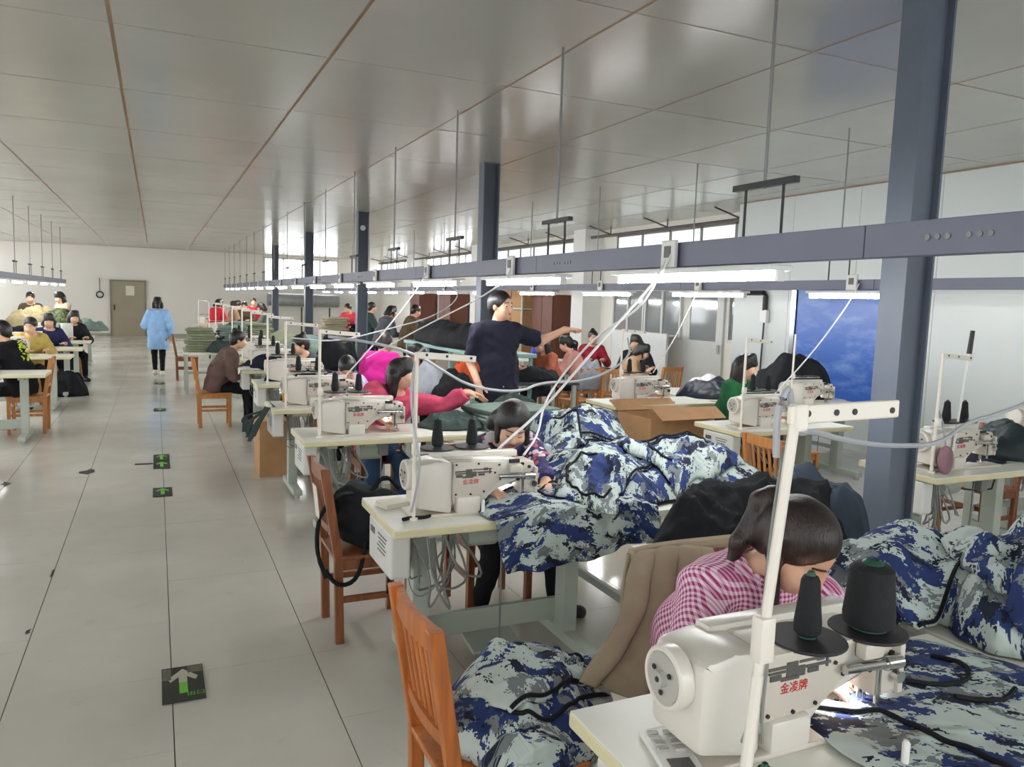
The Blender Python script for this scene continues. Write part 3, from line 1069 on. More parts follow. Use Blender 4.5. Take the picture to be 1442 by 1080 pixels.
trunk('long grey light trunking hung over the aisle-side row of machines', 'aisle-side trunking', 2.3, 1.895, .115, -.6, 30.5, 3.01, 1.84, 15, 2.55, 1.84)
trunk('grey light trunking hung over the row nearer the right wall', 'right-hand trunking', 5.4, 1.90, .085, -.6, 29, 4.7, 2.05, 12, 2.95, 2.05)
trunk('grey light trunking at far left over the left row of tables', 'left-hand trunking', -2.25, 1.83, .10, 6, 24.5, 9.0, 1.84, 9, 7.0, 1.84, False)
# ---------------------------------------------------------------- sewing stations (origin: near left corner of the table on the floor)


def text_mesh(s, size, m):
    c = bpy.data.curves.new('lettering', 'FONT'); c.body = s; c.size = size; c.extrude = 0.0004
    o = bpy.data.objects.new('lettering_tmp', c); COL.objects.link(o)
    bpy.context.view_layer.update()
    me = bpy.data.meshes.new_from_object(o.evaluated_get(bpy.context.evaluated_depsgraph_get()))
    bpy.data.objects.remove(o); me.materials.clear(); me.materials.append(m)
    return me


LETTER = text_mesh('金凌牌', .026, REDINK)


def f_top(bm):
    bm_box(bm, (.61, .28, .753), (1.214, .554, .014))


def f_edge(bm):
    bm_box(bm, (.61, .28, .7385), (1.22, .56, .036), bev=.006)


def leg_fn(x):
    def fn(bm):
        bm_box(bm, (x, .30, .395), (.075, .10, .65), bev=.004)
        bm_box(bm, (x, .30, .706), (.06, .46, .03))
        bm_box(bm, (x, .28, .055), (.075, .60, .05), bev=.006)
        for y in (.02, .54):
            bm_cyl(bm, (x, y, 0), (x, y, .032), .022, n=10)
    return fn


def f_bar(bm):
    bm_box(bm, (.60, .36, .17), (.80, .03, .11), bev=.003)


def f_box(bm):
    bm_box(bm, (.055, .27, .615), (.09, .36, .20), bev=.012)


def f_boxlabel(bm):
    for k in range(5):
        bm_box(bm, (.0095, .22 + .004 * k, .67 - .018 * k), (.002, .14 - .02 * (k % 3), .006))
    bm_box(bm, (.0095, .38, .66), (.002, .07, .03))


def f_motor(bm):
    bm_lathe(bm, [(.02, 0), (.06, .005), (.062, .15), (.05, .165), (.02, .17)], (.42, .30, .62), (1, 0, 0), 14)
    bm_box(bm, (.5, .3, .69), (.08, .1, .06))


def f_cables(bm):
    rr = random.Random(3)
    for k in range(9):
        x, y = .1 + .02 * k, .12 + .03 * (k % 4)
        p = [(x, y, .68), (x + rr.uniform(-.05, .1), y - .03, .55 - rr.uniform(0, .1)), (x + rr.uniform(.0, .15), y + .02, .38 + rr.uniform(-.12, .1)), (x + rr.uniform(.05, .25), y + .06, .45), (.3 + rr.uniform(0, .12), .28, .66)]
        bm_tube(bm, p, rr.choice((.003, .004, .006)), 5, 2)


def f_pedal(bm):
    bm_box(bm, (.6, .36, .06), (.26, .2, .018), Matrix.Rotation(R(10), 3, 'X'), bev=.004)


def f_rod(bm):
    bm_cyl(bm, (.55, .15, .06), (.55, .15, .70), .005, n=6)
    bm_box(bm, (.55, .10, .67), (.06, .05, .09), bev=.005)


def f_knee(bm):
    bm_tube(bm, [(.68, .1, .70), (.68, .12, .6), (.74, .4, .56)], .006, 6, 1)


def table(label, x, y, group=None, full=True, sx=1.0):
    t = thing('sewing_table', label, 'table', (x, y, 0), 0, group)
    if sx != 1:
        t.scale = (sx, 1, 1)
    put('tabletop', cached('tabletop', f_top, TOPW), t)
    put('edge_band', cached('edge_band', f_edge, EDGE), t)
    put('leg', cached('leg_a', leg_fn(.20), LEGM), t)
    put('leg', cached('leg_b', leg_fn(.98), LEGM), t)
    put('crossbar', cached('crossbar', f_bar, LEGM), t)
    if full:
        b = put('control_box', cached('control_box', f_box, BOXW), t)
        put('printed_label', cached('box_label', f_boxlabel, LABELG), b)
        put('motor', cached('motor', f_motor, LEGM, True), t)
        put('cable_bundle', cached('cables', f_cables, CABLE, True), t)
        put('pedal', cached('pedal', f_pedal, LEGM), t)
        put('pedal_rod', cached('pedal_rod', f_rod, GALV), t)
        put('knee_lifter', cached('knee', f_knee, BLACKM), t)
    return t


def f_bed(bm):
    bm_box(bm, (.45, .22, .766), (.66, .18, .013), bev=.004)


def f_body(bm):
    bm_prism(bm, [(.135, .80), (.30, .765), (.30, 1.0), (.22, 1.006), (.155, .995), (.135, .985)], .135, .305, .018)
    bm_prism(bm, [(.285, .80), (.46, .80), (.5, .87), (.62, .885), (.62, .995), (.285, 1.004)], .155, .295, .012)
    bm_box(bm, (.45, .275, 1.0), (.42, .05, .03), bev=.006)


def f_plate(bm):
    bm_prism(bm, [(.30, .838), (.455, .846), (.475, .856), (.515, .895), (.535, .90), (.535, .99), (.30, .998)], .140, .157, .003)


def f_headcase(bm):
    bm_box(bm, (.655, .215, .935), (.10, .125, .09), bev=.012)
    bm_box(bm, (.665, .19, .868), (.075, .10, .07), bev=.01)
    bm_box(bm, (.704, .195, .895), (.018, .13, .12), bev=.006)
    bm_box(bm, (.60, .135, .955), (.06, .03, .035), bev=.005)


def f_needle(bm):
    bm_cyl(bm, (.655, .20, .85), (.655, .20, .80), .006, n=8)
    bm_cyl(bm, (.655, .20, .80), (.655, .20, .772), .0022, n=6)
    bm_cyl(bm, (.675, .205, .86), (.675, .205, .79), .006, n=8)
    bm_box(bm, (.667, .19, .785), (.035, .045, .007), bev=.002)
    bm_box(bm, (.64, .14, .86), (.012, .012, .09), bev=.004)
    bm_cyl(bm, (.69, .12, .88), (.69, .14, .88), .014, n=10)


def f_shaft(bm):
    bm_cyl(bm, (.515, .126, .926), (.665, .126, .918), .0105, n=12)
    bm_cyl(bm, (.64, .126, .919), (.69, .128, .916), .016, n=12)


def f_dark(bm):
    for x, z in ((.315, .853), (.385, .85), (.448, .858), (.525, .91), (.52, .975), (.315, .985), (.42, .985), (.50, .94)):
        bm_cyl(bm, (x, .142, z), (x, .136, z), .0048, n=8)
    for x, z in ((.64, .97), (.675, .955), (.62, .90), (.66, .90), (.69, .925), (.60, .965)):
        bm_cyl(bm, (x, .155, z), (x, .146, z), .008, n=8)
    bm_box(bm, (.60, .152, .985), (.05, .008, .018))


def f_wheel(bm):
    bm_lathe(bm, [(.012, .004), (.054, .004), (.056, .0), (.062, .0), (.066, .004), (.067, .016), (.066, .034), (.05, .038)], (.100, .22, .938), (1, 0, 0), 32)


def f_hub(bm):
    bm_lathe(bm, [(.004, -.012), (.016, -.012), (.018, .002)], (.100, .22, .938), (1, 0, 0), 16)
    bm_lathe(bm, [(.003, .001), (.053, .0015), (.0535, .005)], (.100, .22, .938), (1, 0, 0), 28)


def f_wheelmarks(bm):
    for a in range(3):
        an = a * 2.1 + .5
        bm_cyl(bm, (.0985, .22 + .03 * math.cos(an), .938 + .03 * math.sin(an)), (.0965, .22 + .03 * math.cos(an), .938 + .03 * math.sin(an)), .006, n=8)
    bm_cyl(bm, (.089, .22, .938), (.086, .22, .938), .006, n=8)


def f_pan(bm):
    bm_box(bm, (.375, .175, .805), (.115, .10, .075), bev=.014)


def f_emblem(bm):
    # pierced dark emblem: bars, ring and blocks
    for x, z, w, h in ((.335, .966, .05, .006), (.34, .957, .06, .005), (.33, .946, .03, .012), (.375, .96, .03, .03), (.40, .952, .022, .022), (.44, .972, .09, .005), (.45, .958, .07, .006), (.435, .948, .03, .01), (.475, .962, .006, .026), (.455, .972, .02, .012), (.37, .940, .05, .008)):
        bm_box(bm, (x, .1385, z - .012), (w, .003, h))


def f_lamp(bm):
    bm_box(bm, (.61, .25, .872), (.03, .03, .014), bev=.003)


LED = mat('led_lamp', (1, 1, 1), .4, var=0, emit=14)


def f_led(bm):
    bm_box(bm, (.61, .25, .863), (.024, .024, .004))


def f_stripe(bm):
    bm_tube(bm, [(.30, .133, .99), (.296, .131, .95), (.292, .131, .86), (.30, .132, .80)], .003, 6, 1)


def machine(label, x, y, group=None, detail=2):
    t = thing('sewing_machine', label, 'sewing machine', (x, y, 0), 0, group)
    put('bed', cached('bed', f_bed, ENAMEL2), t)
    put('machine_body', cached('machine_body', f_body, ENAMEL, True), t)
    put('front_plate', cached('front_plate', f_plate, ENAMEL2, True), t)
    put('needle_head', cached('needle_head', f_headcase, ENAMEL2, True), t)
    put('handwheel', cached('handwheel', f_wheel, ENAMEL, True), t)
    put('oil_pan', cached('oil_pan', f_pan, ENAMEL, True), t)
    put('presser_foot', cached('presser_foot', f_needle, CHROME), t)
    put('emblem', cached('emblem', f_emblem, LABELG), t)
    if detail > 0:
        put('shaft', cached('shaft', f_shaft, CHROME, True), t)
        put('screws', cached('screws', f_dark, BLACKM), t, kind='stuff')
        l = put('work_lamp', cached('work_lamp', f_lamp, BLACKM), t)
        put('led', cached('led', f_led, LED), l)
        put('lettering', LETTER, t, (.345, .139, .897), (PI / 2, 0, 0))
    if detail > 1:
        h = bpy.data.objects.get(t.name)
        put('wheel_hub', cached('hub', f_hub, mat('wheel_face', (.70, .69, .66), .35), True), t)
        put('wheel_marks', cached('wheelmarks', f_wheelmarks, BLACKM), t)
        put('tube_line', cached('stripe', f_stripe, CABLE, True), t)
    return t


def f_pole(bm):
    bm_tube(bm, [(.082, .075, .76), (.112, .085, 1.05)], .011, 8)
    bm_tube(bm, [(.112, .085, 1.05), (.160, .085, 1.53)], .0095, 8)
    bm_cyl(bm, (.082, .075, .76), (.082, .075, .772), .02, n=12)


def f_pole2(bm):
    bm_tube(bm, [(.12, .13, .76), (.118, .12, 1.48)], .0095, 8)
    bm_cyl(bm, (.12, .13, .76), (.12, .13, .772), .02, n=12)


def f_clamp(bm):
    bm_box(bm, (.119, .085, 1.116), (.034, .03, .085), bev=.006)


def f_clamp2(bm):
    bm_box(bm, (.12, .115, 1.07), (.032, .03, .05), bev=.006)


def f_arm(bm):
    bm_box(bm, (.278, .085, 1.522), (.27, .012, .034), Matrix.Rotation(R(-1), 3, 'Y'), bev=.004)
    bm_box(bm, (.166, .085, 1.515), (.03, .024, .05), bev=.006)


def f_holes(bm):
    for x in (.182, .25, .295, .392):
        bm_cyl(bm, (x, .079, 1.522), (x, .077, 1.522), .006, n=10)


def f_splate(bm):
    bm_prism(bm, [(.13, 1.052), (.46, 1.052), (.46, 1.058), (.13, 1.058)], .10, .16)


def f_discs(x):
    def fn(bm):
        bm_lathe(bm, [(.004, 0), (.074, 0), (.076, .003), (.074, .006), (.004, .006)], (x, .14, 1.062), n=28)
        bm_cyl(bm, (x, .14, 1.052), (x, .14, 1.064), .02, n=12)
    return fn


def cone(label, x, y, z, r0, r1, h, group=None):
    t = thing('thread_cone', label, 'thread cone', (x, y, z), 0, group)
    put('thread', cached(f'thr{r0}{h}', lambda bm: bm_lathe(bm, [(r0 * .7, .004), (r0 * .98, .012), (r0, .03), (r0 * .5 + r1 * .5, h * .55), (r1 * 1.02, h - .012), (r1 * .8, h - .004), (r1 * .4, h - .002)], n=24), THREAD, True), t)
    put('core', cached(f'cor{r0}{h}', lambda bm: bm_lathe(bm, [(r0 * .5, .0), (r0 * .72, .001), (r0 * .72, .006), (r1 * .5, .008), (r1 * .5, h), (r1 * .32, h + .006), (r1 * .2, h)], n=16), CONEG, True), t)
    return t


def stand(label, x, y, who, group=None, big=False, cones=True, tall=True, sizes=((.026, .017, .125), (.026, .017, .12))):
    t = thing('thread_stand', label, 'thread stand', (x, y, 0), 0, group)
    A = big
    CRM = mat('stand_cream', (.91, .885, .84), .35, var=.02)
    put('pole', cached('pole%d' % A, f_pole if A else f_pole2, CRM, True), t)
    put('clamp', cached('clamp%d' % A, f_clamp if A else f_clamp2, CRM, True), t)
    if tall:
        a = put('guide_arm', cached('guide_arm%d' % A, f_arm if A else (lambda bm: bm_box(bm, (.25, .12, 1.46), (.27, .012, .028), Matrix.Rotation(R(4), 3, 'Y'), bev=.004)), CRM), t)
        put('holes', cached('holes%d' % A, f_holes if A else (lambda bm: [bm_cyl(bm, (q, .113, 1.463 - (q - .25) * .07), (q, .111, 1.463 - (q - .25) * .07), .006, n=8) for q in (.16, .25, .36)]), BLACKM), a)
    dx, dz = (.052, .012) if A else (0, 0)
    put('spool_plate', cached('spool_plate', f_splate, ENAMEL2), t, (dx * .7, 0, dz))
    off = ((.0, -.006, -.006), (-.004, -.014, -.008)) if A else ((0, 0, 0), (0, 0, 0))
    for xx, (ox, oy, oz) in zip((.225, .385), off):
        put('spool_disc', cached(f'disc{xx}', f_discs(xx), DISC), t, (dx + ox, oy, dz + oz))
    if cones:
        for i, xx in enumerate((.225, .385)):
            cone(f'{"left" if i == 0 else "right"} black thread cone on the stand {who}', x + xx + dx + off[i][0], y + .14 + off[i][1], 1.069 + dz + off[i][2], *sizes[i], 'thread cones on the stands')
    return t


ROWA = [(.86, .93), (.87, 2.98), (.86, 5.04), (.86, 6.52), (.95, 8.4), (.95, 9.95), (1.0, 11.6), (1.0, 13.2), (1.0, 15.0), (1.0, 17.0), (1.0, 19.2), (1.0, 24.2)]
WHOA = ['in the foreground before the woman in pink gingham', 'before the woman in the floral jacket', 'before the long-haired woman in the pink jacket', 'before the worker in lavender', 'before the dark grey jacket worker', 'beside the seated woman in brown', 'sixth back in the aisle row', 'seventh back in the aisle row', 'eighth back in the aisle row', 'ninth back in the aisle row', 'tenth back in the aisle row', 'last in the aisle row']
for k, ((x, y), who) in enumerate(zip(ROWA, WHOA)):
    table('white sewing table ' + who, x, y, 'sewing tables of the aisle row')
    machine('cream sewing machine ' + who, x - (.02 if k == 0 else 0), y + (.10 if k == 0 else 0), 'sewing machines of the aisle row', 2 if k < 4 else 1)
    if k == 0:
        stand('tall white thread stand ' + who, x, y, who, None, True, sizes=((.026, .0175, .125), (.050, .041, .135)))
    else:
        stand('white thread stand ' + who, x, y, who, 'thread stands of the aisle row', tall=True, cones=k < 8)
ROWB = [(4.12, 2.98), (4.08, 4.62), (3.92, 6.15)]
WHOB = ['just right of the nearest column', 'before the masked woman in green', 'behind the open cardboard box']
for k, ((x, y), who) in enumerate(zip(ROWB, WHOB)):
    table('white sewing table ' + who, x, y, 'sewing tables of the right row')
    machine('cream sewing machine ' + who, x, y, 'sewing machines of the right row', 2)
    stand('white thread stand ' + who, x, y, who, 'thread stands of the right row')
# farther machines toward the right wall
for x, y, who in ((5.55, 5.6, 'in front of the blue sky poster'), (6.0, 3.6, 'at the right edge near the white wall')):
    table('white sewing table ' + who, x, y, 'sewing tables by the right wall')
    machine('cream sewing machine ' + who, x, y, 'sewing machines by the right wall', 1)
    stand('white thread stand ' + who, x, y, who, 'thread stands by the right wall', tall=False, cones=(x > 5.9))
# left row (tables end at the aisle)
ROWL = [(-2.32, 9.7), (-2.30, 12.2), (-2.28, 13.8), (-2.30, 15.6), (-2.35, 17.2), (-2.35, 19.5)]
for k, (x, y) in enumerate(ROWL):
    who = ['first', 'second', 'third', 'fourth', 'fifth', 'farthest'][k] + ' in the left row'
    table('white sewing table ' + who, x, y, 'sewing tables of the left row')
    machine('cream sewing machine ' + who, x, y, 'sewing machines of the left row', 1)


# ---------------------------------------------------------------- chairs (origin at floor under the back, seat towards +x)
def bm_tube_sq(bm, pts, wx, wy):
    rings = []
    for p in pts:
        rings.append([bm.verts.new((p[0] + a * wx / 2, p[1] + b * wy / 2, p[2])) for a, b in ((-1, -1), (1, -1), (1, 1), (-1, 1))])
    for a, b in zip(rings, rings[1:]):
        for k in range(4):
            bm.faces.new((a[k], a[(k + 1) % 4], b[(k + 1) % 4], b[k]))
    bm.faces.new(rings[0][::-1]); bm.faces.new(rings[-1])
    bmesh.ops.bevel(bm, geom=[e for e in bm.edges], offset=.003, segments=1, affect='EDGES')


def rail_curve(z, h, x0):
    def fn(bm):
        rings = []
        for k in range(13):
            y = -.158 + .316 * k / 12
            x = x0 - .014 * math.cos(PI * y / .316)
            rings.append([bm.verts.new((x + a * .011, y, z + b * h / 2)) for a, b in ((-1, -1), (1, -1), (1, 1), (-1, 1))])
        for a, b in zip(rings, rings[1:]):
            for k in range(4):
                bm.faces.new((a[k], a[(k + 1) % 4], b[(k + 1) % 4], b[k]))
        bm.faces.new(rings[0][::-1]); bm.faces.new(rings[-1])
    return fn


def chair(label, x, y, rz, m, group=None, padded=None, back=True):
    t = thing('wooden_chair', label, 'chair', (x, y, 0), rz, group)
    k = m.name
    for s in (-1, 1):
        put('back_post', cached(f'cpost{s}{k}', lambda bm: bm_tube_sq(bm, [(.03, s * .172, 0), (.02, s * .172, .44), (-.05, s * .172, .88)], .042, .034), m), t)
        put('front_leg', cached(f'cleg{s}{k}', lambda bm: bm_tube_sq(bm, [(.38, s * .172, 0), (.38, s * .172, .425)], .038, .038), m), t)
        put('side_stretcher', cached(f'cstr{s}{k}', lambda bm: bm_box(bm, (.2, s * .172, .22), (.32, .018, .03)), m), t)
        put('side_rail', cached(f'crail{s}{k}', lambda bm: bm_box(bm, (.2, s * .172, .395), (.32, .022, .05)), m), t)
    put('seat', cached('cseat' + k, lambda bm: bm_box(bm, (.205, 0, .432), (.41, .39, .022), bev=.006), padded or m), t)
    put('front_stretcher', cached('cfs' + k, lambda bm: bm_box(bm, (.38, 0, .30), (.018, .31, .03)), m), t)
    put('top_rail', cached('ctop' + k, rail_curve(.845, .065, -.042), m, True), t)
    put('lower_rail', cached('clow' + k, rail_curve(.565, .035, .0), m, True), t)
    for i in range(5):
        yy = -.10 + .05 * i
        put('slat', cached(f'cslat{i}{k}', lambda bm: bm_tube_sq(bm, [(-.006, yy, .575), (-.048, yy, .82)], .012, .022), m), t)
    return t
# ---------------------------------------------------------------- cloth heaps
def fabric(name, rgb, var=.12, rough=.85, scale=12, bump=.15, wrinkle=.5):
    return mat(name, rgb, rough, var=var, scale=scale, bump=bump, bscale=240, spec=.2, wrinkle=wrinkle)


CAMO = camo('blue_camouflage')
F_BLACK = fabric('black_fabric', (.11, .115, .13))
F_NAVY = fabric('navy_fabric', (.12, .13, .19))
F_SLATE = fabric('slate_fabric', (.22, .26, .31))
F_GREENG = fabric('grey_green_fabric', (.45, .52, .49))
F_OLIVE = fabric('olive_fabric', (.50, .52, .43))
F_DGREEN = fabric('dark_green_fabric', (.22, .27, .26))
F_WHITE = fabric('white_fabric', (.86, .86, .85), .05)
F_GREY = fabric('grey_fabric', (.62, .64, .67))
F_BEIGE = fabric('beige_coat_fabric', (.64, .585, .50), .08)
F_ORANGE = fabric('orange_fabric', (.76, .32, .18))
F_TEAL = fabric('teal_fabric', (.10, .42, .38))
F_BINDING = mat('black_binding', (.09, .09, .11), .7, spec=.2)


def ridged(x, y):
    return (1 - np.abs(perlin(x, y))) ** 2.6 - .38


RX0, RY0, RN = .4, .6, .01
RAST = np.full((320, 400), -1.0)


def rast_add(X, Y, Z):
    # fill the height map with the surface (points are dense enough after subdividing each cell)
    for a in (0, .25, .5, .75):
        for b in (0, .25, .5, .75):
            def ip(M):
                return (M[:-1, :-1] * (1 - a) + M[1:, :-1] * a) * (1 - b) + (M[:-1, 1:] * (1 - a) + M[1:, 1:] * a) * b
            i = ((ip(X) - RX0) / RN).astype(int).ravel(); j = ((ip(Y) - RY0) / RN).astype(int).ravel(); z = ip(Z).ravel()
            ok = (i >= 0) & (j >= 0) & (i < RAST.shape[0]) & (j < RAST.shape[1])
            np.maximum.at(RAST, (i[ok], j[ok]), z[ok])


def rast_base(X, Y, z0):
    M = np.maximum(RAST, z0)
    for ax in (0, 1):
        M = sum(np.roll(M, k, ax) for k in range(-3, 4)) / 7
    M = np.maximum(M, np.where(RAST > 0, RAST, 0) - .012)
    fi = np.clip((X - RX0) / RN, 0, RAST.shape[0] - 2); fj = np.clip((Y - RY0) / RN, 0, RAST.shape[1] - 2)
    i, j = fi.astype(int), fj.astype(int); a, b = fi - i, fj - j
    return (M[i, j] * (1 - a) + M[i + 1, j] * a) * (1 - b) + (M[i, j + 1] * (1 - a) + M[i + 1, j + 1] * a) * b


def heap(name, label, cat, c, rx, ry, h, rot=0.0, seed=0, m=None, fold=.03, fs=3.0, n=48, group=None, hang=(), pw=2.6, flat=.7, binding=(), lump=.4, fdir=None, uvr=0.0, out=.16, sq=0.0, on=False):
    cx, cy, z0 = c
    g = np.linspace(-1, 1, n)
    U, V = np.meshgrid(g, g, indexing='ij')
    dx = U * np.sqrt(1 - V * V / 2); dy = V * np.sqrt(1 - U * U / 2)
    rad = np.minimum(np.sqrt(dx * dx + dy * dy), 1.0)
    dx = dx * (1 - sq) + U * sq; dy = dy * (1 - sq) + V * sq
    an = np.arctan2(dy, dx)
    o = 1 + out * perlin(np.cos(an) * 1.3 + seed * 3.1, np.sin(an) * 1.3 + seed)+ .4 * out * perlin(np.cos(an) * 3.3 + seed, np.sin(an) * 3.3)
    lx = dx * rx * o; ly = dy * ry * o
    prof = np.clip(1 - rad ** pw, 0, 1) ** flat
    H = h * prof * (1 + lump * perlin(dx * 1.6 + seed * 1.7, dy * 1.6 + 9.3))
    fa = seed * 1.3 if fdir is None else fdir
    a = lx * math.cos(fa) + ly * math.sin(fa); b = -lx * math.sin(fa) + ly * math.cos(fa)
    wx = .35 * perlin(a * fs * .8 + seed, b * fs * .8); wy = .35 * perlin(a * fs * .8, b * fs * .8 + seed + 5)
    f1 = ridged(a * fs * .55 + wx + seed, b * fs * 1.5 + wy)
    f2 = ridged(a * fs * 1.9 + wy * 2 + 3, b * fs * 2.6 + wx * 2 + seed)
    f3 = ridged(a * fs * 3.6 + wx * 3 + 11, b * fs * 4.4 + wy * 3 + seed * 2)
    env = np.clip(1 - rad ** 7, 0, 1)
    Z = H + (f1 * fold * 1.25 + f2 * fold * .55 + f3 * fold * .25) * env
    Z = np.maximum(Z, .004 + .004 * (1 - rad))
    ca, sa = math.cos(rot), math.sin(rot)
    X = cx + lx * ca - ly * sa; Y = cy + lx * sa + ly * ca
    # tuck folds sideways a little so that they roll over
    X = X + f2 * fold * .35 * env; Y = Y + f1 * fold * .3 * env
    Zw = z0 + Z if not on else rast_base(X, Y, z0) + np.maximum(Z, .006)
    for ax, p, sg in hang:
        A = X if ax == 'x' else Y
        d = (A - p) * sg
        over = d > 0
        top = Z.copy()
        wav = .018 * np.sin((Y if ax == 'x' else X) * 21 + seed) + .012 * np.sin((Y if ax == 'x' else X) * 47)
        A2 = np.where(over, p + sg * (.012 + top * .6 + np.minimum(d, .12) * .12 + wav * np.clip(d * 4, 0, 1)), A)
        Zw = np.where(over, z0 + top * np.clip(1 - d * 3, .1, 1) - d, Zw)
        if ax == 'x':
            X = A2
        else:
            Y = A2
    rast_add(X, Y, Zw)
    Pn = np.stack([X, Y, Zw], -1)
    idx = np.arange(n * n).reshape(n, n)
    q = np.stack([idx[:-1, :-1], idx[1:, :-1], idx[1:, 1:], idx[:-1, 1:]], -1).reshape(-1, 4)
    # arc length coordinates for the print
    du = np.linalg.norm(np.diff(Pn, axis=0), axis=-1); dv = np.linalg.norm(np.diff(Pn, axis=1), axis=-1)
    us = np.concatenate([np.zeros((1, n)), np.cumsum(du, 0)]); vs = np.concatenate([np.zeros((n, 1)), np.cumsum(dv, 1)], 1)
    us = us - us[n // 2] + seed * 1.7; vs = vs - vs[:, n // 2:n // 2 + 1]
    uv = np.stack([us * math.cos(uvr) - vs * math.sin(uvr), us * math.sin(uvr) + vs * math.cos(uvr)], -1).reshape(-1, 2)
    ctr = np.array([cx, cy, z0])
    t = None
    me = mesh_np(name, (Pn - ctr).reshape(-1, 3), q, m, uv=uv)
    if binding:
        t = thing(name, label, cat, tuple(ctr), 0, group)
        o_ = put('cloth', me, t)
    else:
        o_ = put(name, me, None, tuple(ctr))
        tag(o_, label, cat, group)
    sm = o_.modifiers.new('thickness', 'SOLIDIFY'); sm.thickness = .004; sm.offset = -1
    for path in binding:
        pts = []
        for (u0, v0), (u1, v1) in zip(path, path[1:]):
            k = max(2, int(26 * math.hypot(u1 - u0, v1 - v0)))
            for i in range(k):
                s_ = i / k
                uu, vv = u0 + (u1 - u0) * s_, v0 + (v1 - v0) * s_
                fi = min(n - 1.001, max(0, (uu + 1) / 2 * (n - 1))); fj = min(n - 1.001, max(0, (vv + 1) / 2 * (n - 1)))
                i0, j0 = int(fi), int(fj); a_, b_ = fi - i0, fj - j0
                p = (Pn[i0, j0] * (1 - a_) + Pn[i0 + 1, j0] * a_) * (1 - b_) + (Pn[i0, j0 + 1] * (1 - a_) + Pn[i0 + 1, j0 + 1] * a_) * b_
                pts.append(tuple(p - ctr + np.array([0, 0, .004])))
        obj('binding', lambda bm, pts=pts: bm_tube(bm, pts, .0065, 6, 1), F_BINDING, t, smooth=True)
    return t or o_


def loop(u, v, a, b, n=9, ph=0.0, k0=0.0, k1=1.0):
    return [(u + a * math.cos(2 * PI * (k0 + (k1 - k0) * i / n) + ph), v + b * math.sin(2 * PI * (k0 + (k1 - k0) * i / n) + ph)) for i in range(n + 1)]


def bm_tube_flat(bm, pts, w, h):
    rings = []
    P = [Vector(p) for p in pts]
    for i, p in enumerate(P):
        F = frame_of(P[min(i + 1, len(P) - 1)] - P[max(i - 1, 0)])
        rings.append([bm.verts.new(p + F @ Vector((a * w / 2, b * h / 2, 0))) for a, b in ((-1, -1), (1, -1), (1, 1), (-1, 1))])
    for a, b in zip(rings, rings[1:]):
        for k in range(4):
            bm.faces.new((a[k], a[(k + 1) % 4], b[(k + 1) % 4], b[k]))
    bm.faces.new(rings[0][::-1]); bm.faces.new(rings[-1])


def stack(label, x, y, z, w, d, n, th, m, group, rz=0.0, seed=0):
    rs = random.Random(seed)
    for k in range(n):
        me = cached(f'folded{m.name}{w}{d}{th}{k % 3}', lambda bm: bm_box(bm, (0, 0, th / 2), (w * (1 - .06 * (k % 3)), d * (1 - .05 * (k % 2)), th), bev=th * .45), m, True)
        o_ = put('folded_piece', me, None, (x + rs.uniform(-.03, .03), y + rs.uniform(-.03, .03), z + k * th * .97), (0, 0, rz + rs.uniform(-.12, .12)))
        od = ['first', 'second', 'third', 'fourth', 'fifth', 'sixth', 'seventh', 'eighth', 'ninth', 'tenth', 'eleventh', 'twelfth']
        nm = (od[k] + ' from the bottom') if k < n / 2 else ((od[n - 1 - k] + ' from the top') if k < n - 1 else 'topmost')
        tag(o_, label.replace('folded piece', 'folded piece ' + nm), 'fabric', group)


def plain_table(label, x0, x1, y0, y1, z, m=None, lm=None, group=None, shelf=False):
    t = thing('work_table', label, 'table', ((x0 + x1) / 2, (y0 + y1) / 2, 0), 0, group)
    w, d = x1 - x0, y1 - y0
    obj('tabletop', lambda bm: bm_box(bm, (0, 0, z - .015), (w, d, .03), bev=.004), m or TOPW, t)
    for a in (-1, 1):
        for b in (-1, 1):
            obj('leg', lambda bm: bm_box(bm, (a * (w / 2 - .05), b * (d / 2 - .05), (z - .03) / 2), (.045, .045, z - .03)), lm or LEGM, t)
        obj('side_bar', lambda bm: bm_box(bm, (a * (w / 2 - .05), 0, .2), (.03, d - .14, .04)), lm or LEGM, t)
    obj('rear_bar', lambda bm: bm_box(bm, (0, d / 2 - .05, .3), (w - .14, .03, .04)), lm or LEGM, t)
    if shelf:
        obj('shelf', lambda bm: bm_box(bm, (0, 0, .33), (w - .1, d - .1, .02)), m or TOPW, t)
    return t


# extension tables beside the machine tables
plain_table('white extension table at right end of the foreground machine table', 2.13, 3.1, 1.05, 1.98, .745)
plain_table('low white table under the black fabric heap', 1.80, 2.72, 2.16, 2.66, .70)
plain_table('white extension table under the blue camouflage pile', 2.11, 3.05, 2.95, 4.05, .745)
plain_table('white extension table under the folded grey-green fabrics', 2.11, 3.05, 5.0, 6.1, .745)
plain_table('white table under the grey and orange clothes', 2.2, 3.25, 7.25, 7.95, .745)

